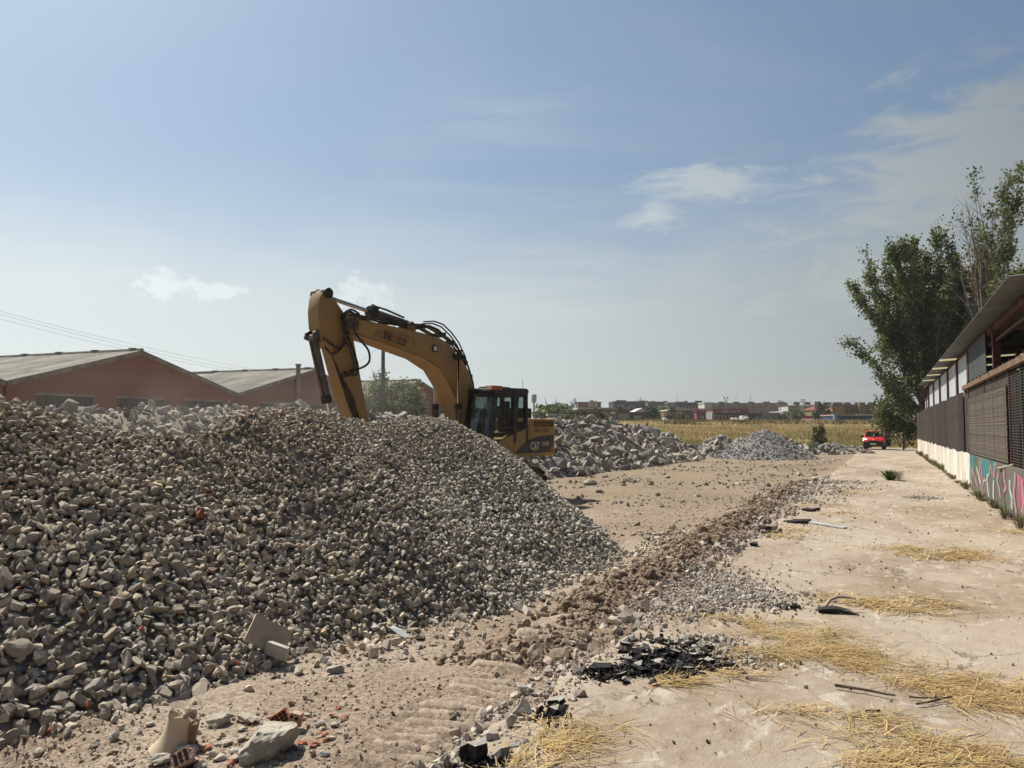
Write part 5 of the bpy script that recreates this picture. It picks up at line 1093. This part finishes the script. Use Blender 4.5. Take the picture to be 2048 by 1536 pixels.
solo('lone_stone','lone grey stone standing apart on the dirt left of the rubble cluster','stone',75,1512,(.05,.04,.05),lconc,2,seed=8,lift=.6)
solo('pale_rock','pale rounded rock at the corner of the black asphalt spread','rock',1125,1330,(.075,.05,.05),lconc,3,seed=9,lift=.45)
solo('pale_rock','pale rock lying on the dirt below the heap foot and pipe scrap','rock',905,1272,(.055,.05,.045),lconc,2,seed=10,lift=.6)
solo('leaning_stone','smooth leaning stone among the crumbs by the lane edge','stone',1022,1450,(.045,.035,.075),lconc,2,(R(10),R(18),R(30)),seed=12,lift=.5)
solo('concrete_lump','knobbly pebbly concrete lump between two asphalt chunks','rock',1040,1488,(.085,.07,.055),chunk_m,3,seed=13,lift=.5,nz=.07)
solo('slate_shard','pointed grey shard standing on the asphalt spread','stone',1293,1296,(.05,.035,.085),M('slate_grey',(.22,.22,.20),rough=.9),2,(R(5),R(-8),R(10)),seed=14,lift=.5,cuts=12)
solo('round_cobble','oval brown cobble below the asphalt spread','stone',1207,1372,(.055,.035,.03),M('brown_cobble',(.27,.21,.17),(.33,.27,.22),rough=.8),3,(0,0,0),seed=15,lift=.5,cuts=1,sq=(1,.9,.8),nz=.005)
for k,(px,py,s) in enumerate([(690,1395,.022),(660,1480,.03),(640,1475,.022),(300,1452,.03),(355,1500,.02),(455,1490,.035),(470,1505,.03),(440,1520,.04),(425,1512,.03),(600,1500,.03),(650,1510,.03),(485,1462,.03),(1060,1378,.035),(1030,1395,.04),(985,1425,.035),(960,1440,.05),(950,1468,.04),(975,1455,.03),(1075,1360,.03),(1100,1345,.035),(880,1330,.022),(740,1300,.02),(1290,1140,.05),(1340,1120,.06),(1180,970,.22),(1200,985,.12),(1262,920,.2),(1335,950,.12)]):
    solo('loose_rock','loose pale rock lying singly on the dirt','rock',px,py,(s*1.2,s,s*.85),lconc if s<.1 else chunk_m,2,group='loose rocks on the dirt',seed=40+k,lift=.45)
# asphalt spread and chunks
def shard_mesh(r,s,t):
    n=int(r.integers(5,9));a=np.sort(r.uniform(0,6.28,n)+0);q=r.uniform(.55,1.1,n);m=MB()
    top=[(s*q[i]*math.cos(a[i]),s*.8*q[i]*math.sin(a[i]),t*(.5+.12*r.normal())) for i in range(n)]
    mid=[(p[0]*1.06+r.normal()*s*.06,p[1]*1.06+r.normal()*s*.06,t*.05*r.normal()) for p in top];bot=[(p[0]*.92,p[1]*.92,-t*.5) for p in top]
    m.add(top+mid+bot,[tuple(range(n))]+[(i,n+i,n+(i+1)%n,(i+1)%n) for i in range(n)]+[(n+i,2*n+i,2*n+(i+1)%n,n+(i+1)%n) for i in range(n)]+[tuple(range(3*n-1,2*n-1,-1))])
    me=m.mesh('shard');me.materials.append(asph);me.materials.append(asptop);return me
def shard_ob(label,px,py,s,t,r,pale,group=None,tilt=.12,dz=0,name='asphalt_piece'):
    x,y=G(px,py);me=shard_mesh(r,s,t)
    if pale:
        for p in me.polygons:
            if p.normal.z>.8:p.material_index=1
    o=ob(name,me,None,None,(x,y,road_z(x,y)+t*.5+dz),(r.normal()*tilt,r.normal()*tilt,r.uniform(0,6.28)));return tag(o,label,'asphalt',group)
def asphalt():
    r=np.random.default_rng(77)
    for i in range(95):
        a=r.uniform(0,6.28);q=r.random()**.6;px=1308+148*q*math.cos(a);py=1328+50*q*math.sin(a)
        if px<1235 and py<1318: continue
        pale=r.random()<.22;s=r.uniform(.035,.10)*(1.15-.5*q)
        shard_ob('black broken asphalt shard with a pale worn face in the dark spread' if pale else 'plain black broken asphalt shard in the dark spread at the lane edge',px,py,s,r.uniform(.014,.03),r,pale,'pale faced asphalt shards' if pale else 'black asphalt shards',.2,r.uniform(0,.02))
    BLK=[(.018,.018,.019),(.028,.027,.027),(.045,.043,.042),(.014,.014,.015)]
    ground_scatter('asphalt_crumbs',3000,patch([(1205,1350),(1250,1345),(1290,1320),(1330,1330),(1370,1325),(1400,1320),(1330,1310),(1270,1335),(1310,1345),(1360,1340)],.085),.0085,BLK,.5,1,.5,'black asphalt crumbs around the broken shards','asphalt',onroad=True,smx=.03)
    ground_scatter('asphalt_crumbs_small',500,patch([(1100,1440),(1115,1420),(950,1535),(1575,1216),(1540,1066),(1600,1047)],.07),.009,BLK,.5,1,.5,'black crumbs around the single asphalt chunks','asphalt',onroad=True,smx=.03)
asphalt()
CH=[('square asphalt block with cracked grey top at the dirt edge',955,1522,.10,.10,1),('asphalt slab with pale worn top, upper of the leaning pair',1118,1408,.085,.04,1),('asphalt slab with cream top, lower of the leaning pair',1105,1426,.085,.045,1),('jagged black asphalt block at the near tip of the spread',1205,1342,.09,.05,0),('flat black asphalt flake beside the gravel spill',1570,1216,.13,.025,0),('small black asphalt flake on the straw next to the gravel spill',1420,1228,.07,.02,0),('black asphalt lump on the soil berm edge',1510,1092,.13,.05,0),('black asphalt lump by the rusty soil cut',1540,1060,.2,.06,0),('wide black asphalt flake farther up the lane edge',1600,1045,.32,.04,0),('dark asphalt flake at the far bend of the berm',1625,1022,.28,.05,0),('black flake right of the asphalt spread',1468,1334,.06,.018,0)]
r7=np.random.default_rng(71)
for l,px,py,q,t_,pl in CH: shard_ob(l,px,py,q,t_,r7,pl,None,.08,0,'asphalt_chunk')
solo('black_lump','black lump at the foot of the graffiti wall','asphalt',2022,1036,(.13,.10,.09),asph,3,seed=711,lift=.7,road=True)
# perforated bricks
def perf(label,px,py,size,rot,m,holes,lift=.5):
    x,y=G(px,py);w,d,h=size;o=thing('perforated_brick',label,'brick',(x,y,gzs(x,y)+lift*h),rot)
    b=MB();n=len(holes);b.box(-w/2,w/2,-d/2,d/2,-h/2,h/2);me=b.mesh('b')
    bm=bmesh.new();bm.from_mesh(me);bmesh.ops.subdivide_edges(bm,edges=bm.edges[:],cuts=3,use_grid_fill=True)
    r=np.random.default_rng(int(px))
    for v in bm.verts:
        if v.co.x>w*.3: v.co.x-=abs(r.normal())*.018
        v.co+=Vector(r.normal(size=3)*.0015)
    bm.to_mesh(me);bm.free();ob('body',me,m,o)
    for a,c in holes: MB().tube([(a*w,-d/2-.0035,c*h),(a*w,-d/2+.02,c*h)],.0115,12).build('hole',hole,o)
perf('pale perforated brick end with three round holes behind the big boulder',592,1462,(.075,.10,.085),(R(-12),R(15),R(-8)),brkd,[(-.28,.22),(.2,.18),(-.1,-.2)],.9)
perf('red perforated brick piece broken open, left of the three holed one',562,1452,(.12,.11,.09),(R(-14),R(-30),R(15)),brk,[(x,z) for x in (-.34,-.12,.12,.34) for z in (-.26,.0,.26)],.6)
perf('dust covered perforated brick at the bottom edge of the rubble cluster',370,1535,(.13,.10,.09),(R(-38),R(-25),R(20)),brkd,[(x,z) for x in (-.32,-.08,.16) for z in (-.26,.02,.28)],.6)
for k,(px,py,s) in enumerate([(678,1418,.03),(664,1432,.026),(640,1468,.03),(650,1484,.026),(412,1500,.045),(700,1388,.02),(715,1402,.018),(600,1490,.03),(585,1478,.026),(330,1508,.02),(690,1405,.024),(545,1500,.025)]):
    solo('brick_bit','small red brick fragment in the foreground rubble cluster','brick',px,py,(s,s*.8,s*.7),brk,2,group='red brick fragments',seed=800+k,lift=.5,cuts=14)
rc=np.random.default_rng(21)
for k in range(34):
    px=float(rc.uniform(395,690));py=float(1520-(px-395)*.25+rc.normal()*22);q=float(rc.uniform(.014,.04))
    if rc.random()<.4: solo('brick_bit','small red brick fragment in the foreground rubble cluster','brick',px,min(py,1534),(q,q*.8,q*.7),brk,2,group='red brick fragments',seed=900+k,lift=.5,cuts=14)
    else: solo('cluster_rock','small pale rock among the bricks of the foreground rubble cluster','rock',px,min(py,1534),(q*1.2,q,q*.85),bould,2,group='small rocks of the foreground cluster',seed=900+k,lift=.45)
# clay pipe shard
def shard():
    x,y=G(352,1492);o=thing('clay_pipe_shard','flared cream clay shard with a rough brown broken end standing in the dirt','pipe shard',(x,y,gzs(x,y)-.03),(R(4),R(10),R(12)))
    n=26;r=np.random.default_rng(4);V=[];F=[];prof=[(0,.165),(.05,.125),(.11,.098),(.17,.085),(.23,.085)]
    for k,(h,q) in enumerate(prof):
        for i in range(n):
            a=2*math.pi*i/n;c=math.cos(a);rr=q*(1 if c<.1 else 1-.45*min(1,(q/.085-1))*c)
            V.append((rr*math.cos(a),rr*math.sin(a)*.85,h+(.02*math.sin(3*a)+.006*r.normal() if k==4 else 0)))
    for k in range(4):
        for i in range(n):F.append((k*n+i,k*n+(i+1)%n,(k+1)*n+(i+1)%n,(k+1)*n+i))
    b=MB();b.add(V,F);b.build('flared_wall',cream,o,smooth=40)
    T=[V[4*n+i] for i in range(n)];c2=[(p[0]*.55+.004*r.normal(),p[1]*.55,p[2]-.012+.02*r.normal()) for p in T];m=MB();m.add(T+c2+[(0,0,.215)],[(i,(i+1)%n,n+(i+1)%n,n+i) for i in range(n)]+[(n+i,n+(i+1)%n,2*n) for i in range(n)])
    m.build('broken_top',M('broken_clay',(.36,.27,.18),(.50,.42,.31),scale=14,rough=.95,bump=.008,bscale=40),o)
    bx('split_face',M('brown_clay_face',(.22,.145,.075),(.30,.22,.13),scale=9,rough=.9,bump=.004),o,.055,.105,-.06,.05,.02,.205,bevel=.012)
shard()
# tilted slab by the heap foot
x,y=G(528,1330);sb=thing('tilted_slab','thin pale concrete slab propped on edge at the foot of the heap','slab',(x,y,max(gzs(x,y),float(heap_pos(*uv(x,y))[2]))+.05))
MB().box(-.20,.17,-.012,.012,0,.24,M=Matrix.Rotation(R(28),4,'Z')@Matrix.Rotation(R(32),4,'Y')@Matrix.Rotation(R(-25),4,'X')).build('plate',cream,sb,bevel=.003)
MB().box(.02,.22,-.03,.02,-.02,.09,M=Matrix.Rotation(R(-14),4,'Z')@Matrix.Rotation(R(14),4,'Y')).build('broken_leg',lconc,sb,bevel=.004)
x,y=G(482,1270);bl=thing('white_block','small white rectangular block lying on the heap next to the tilted slab','block',(x-.05,y+.25,gzs(x,y)+.19),(R(20),R(-8),R(10)));bx('block',M('white_block',(.58,.54,.46),rough=.9),bl,-.055,.055,-.03,.03,-.03,.03,bevel=.006)
for k,(px,py,L,an,l,dz) in enumerate([(560,1284,.17,.1,'dark green plastic pipe poking out beside the tilted slab',.05),(765,1262,.16,.05,'dark green plastic pipe beside the pale sheet scrap',.05),(305,1396,.09,-.2,'short dark plastic pipe on the dirt left of the pipe shard',.02)]):
    x,y=G(px,py);o=thing('plastic_pipe',l,'pipe',(x,y,gzs(x,y)+dz),(0,R(4),an));MB().tube([(-L/2,0,0),(L/2,0,0)],.013,10).build('tube',pvc,o,smooth=40)
x,y=G(800,1275);o=thing('sheet_scrap','pale bent sheet scrap beside the green pipe at the heap foot','scrap',(x,y,gzs(x,y)+.02),(0,R(12),R(-25)))
MB().add([(-.12,-.03,.05),(-.12,.04,.05),(0,-.035,.02),(0,.04,.045),(.13,-.02,0),(.13,.02,.01)],[(0,1,3,2),(2,3,5,4)]).add([(-.12,-.03,.046),(-.12,.04,.046),(0,-.035,.016),(0,.04,.041),(.13,-.02,-.004),(.13,.02,.006)],[(0,2,3,1),(2,4,5,3)]).build('sheet',whsh,o)
# curled rubber scrap with pale strip
x,y=G(1675,1226);o=thing('rubber_scrap','dark curled rubber scrap with a pale curved strip lying on the lane','scrap',(x,y,road_z(x,y)),(0,0,R(-14)))
n=12;V=[];F=[]
for i in range(n+1):
    t=i/n;X=-.19+.38*t;hh=.055*math.sin(math.pi*min(1,t*1.0+.12))**.6+.012
    V+=[(X,-.055,0.0),(X,-.065-.01*math.sin(7*t),hh*.75),(X,-.01,hh),(X,.04-.02*t,hh*.8),(X,.05,0)]
for i in range(n):
    for j in range(4):F.append((i*5+j,i*5+j+1,(i+1)*5+j+1,(i+1)*5+j))
F+=[(4,3,2,1,0),tuple(n*5+q for q in range(5))]
MB().add(V,F).build('shell',M('dark_rubber',(.022,.024,.024),(.05,.05,.048),scale=9,rough=.75,bump=.004),o)
tb('pale_strip',paleb,o,[(-.11,.03,.05),(-.06,.07,.11),(.02,.10,.14),(.12,.12,.135),(.20,.14,.12)],[.012,.018,.018,.014,.006],7)
x,y=G(1655,1052);o=thing('pale_bar','pale flat metal bar lying on the lane','bar',(x,y,road_z(x,y)+.012),(0,0,R(112)));MB().prism([(-.45,-.05),(.45,-.05),(.45,.05),(-.45,.05)],-.01,.015,'z').build('bar',whsh,o)
TWG=[(1730,1388,.20,-.55,'dark knotty stick lying across the straw drift edge',.012),(1878,1412,.17,.15,'reddish brown twig lying over the foreground straw',.008),(1860,1405,.13,-.4,'short forked brown twig touching the reddish one',.007),(1645,1262,.10,1.1,'thin bent twig on the bare lane near the rubber scrap',.004),(1745,1430,.05,.3,'tiny dark bark piece on the foreground straw',.012)]
for k,(px,py,L,an,l,r0) in enumerate(TWG):
    x,y=G(px,py);o=thing('twig',l,'twig',(x,y,road_z(x,y)+r0+.01),(0,0,an));q=path3((-L,0,0),(1,0,0),2*L,7,np.random.default_rng(k),0,.25);q[:,2]=np.abs(q[:,2])*.3;tb('stem',woodm,o,[tuple(p) for p in q],[r0*(1-.07*i) for i in range(8)],6)
# weeds
weedm=M('weed_leaf',(.85,.85,.85),(1.15,1.15,1.1),scale=2,attr=True,rough=.7,trans=.25)
def tuft(name,label,x,y,z,n,h,sp,pal,w=.02,group=None):
    o=thing(name,label,'weed',(x,y,z),group=group);a=rng.uniform(0,6.28,n);l=h*rng.uniform(.4,1,n);t=rng.uniform(.1,1,n)*sp
    b=np.c_[np.cos(a),np.sin(a),0*a]*(rng.random(n)*sp*.4)[:,None];e=b+np.c_[np.cos(a)*t,np.sin(a)*t,l];s=np.c_[-np.sin(a),np.cos(a),0*a]*w
    V=np.stack([b-s*.4,b+s*.4,(b+e)/2+s+np.array([0,0,.1*h]),e,(b+e)/2-s+np.array([0,0,.1*h])],1).reshape(-1,3);i=np.arange(n)[:,None]*5
    F=np.concatenate([i+np.array([0,1,2,4]),i+np.array([4,2,3,3])],0)
    F3=np.concatenate([i+np.array([0,1,2]),i+np.array([0,2,4]),i+np.array([4,2,3])],0)
    ob('leaves',npmesh('leaves',V,F3,np.repeat(palette(n,pal,rng,.2),5,0),True),weedm,o);return o
GW=[(.06,.10,.025),(.08,.12,.03),(.05,.08,.02)];OW=[(.17,.17,.08),(.14,.145,.065),(.26,.23,.12)]
x,y=G(1781,960);tuft('green_weed','small bushy green weed growing from the middle of the lane',x,y,road_z(x,y),150,.38,.35,GW,.035)
x,y=G(1798,962);tuft('dry_weed','thin dry grey weed beside the green one on the lane',x,y,road_z(x,y),60,.5,.4,[(.3,.27,.2),(.22,.2,.14)],.008)
for k in range(30):
    u=17+50*((k+.5)/30)+rng.normal()*.4;x,y=xy(u,2.36-rng.random()*.12);x,y=float(x),float(y);hgt=.10+.32*rng.random()*(.4+vn(u*.6,3,1))
    tuft('wall_weed','tuft of weeds growing at the foot of the lane wall',x,y,road_z(x,y),int(40+40*rng.random()),hgt,.22,OW,.012,'weeds along the wall foot')

# ------------------------------------------------------------------ dust and haze
def volume_mat(name,dens,colr,noisy):
    m=bpy.data.materials.new(name);m.use_nodes=True;t=NT(m.node_tree);t.n.remove(t.n['Principled BSDF'])
    v=t.n.new('ShaderNodeVolumePrincipled');t.put(v.inputs['Color'],colr);v.inputs['Anisotropy'].default_value=.3;v.inputs['Density'].default_value=dens
    if noisy:
        co=t.n.new('ShaderNodeTexCoord').outputs['Object']
        r=t('ShaderNodeVectorMath',t.vm('MULTIPLY',co,noisy),operation='LENGTH',out=1)
        n=t.noise(co,.35,3,.55)
        d=t.m('MULTIPLY',t.sm(r,1.0,.15),t.sm(n,.36,.68));t.put(v.inputs['Density'],t.m('MULTIPLY',d,dens))
    t.l.new(v.outputs[0],t.n['Material Output'].inputs['Volume']);return m
dr=(12.0,8.0,2.9);bm=bmesh.new();bmesh.ops.create_icosphere(bm,subdivisions=3,radius=1)
for q in bm.verts:q.co=Vector((q.co.x*dr[0],q.co.y*dr[1],q.co.z*dr[2]))
me=bpy.data.meshes.new('dust');bm.to_mesh(me);bm.free()
tag(ob('dust_cloud',me,volume_mat('dust',.022,(.86,.80,.72),(1/dr[0],1/dr[1],1/dr[2])),None,(-8.5,26.0,2.4),(0,0,R(60))),'pale dust hanging behind the rubble heap around the excavator bucket','dust',kind='stuff')
hz_=MB().box(-620,620,-40,700,-3,34).build('haze',volume_mat('haze_air',.00026,(.90,.93,.97),None));tag(hz_,'thin summer haze over the whole site','haze',kind='stuff')
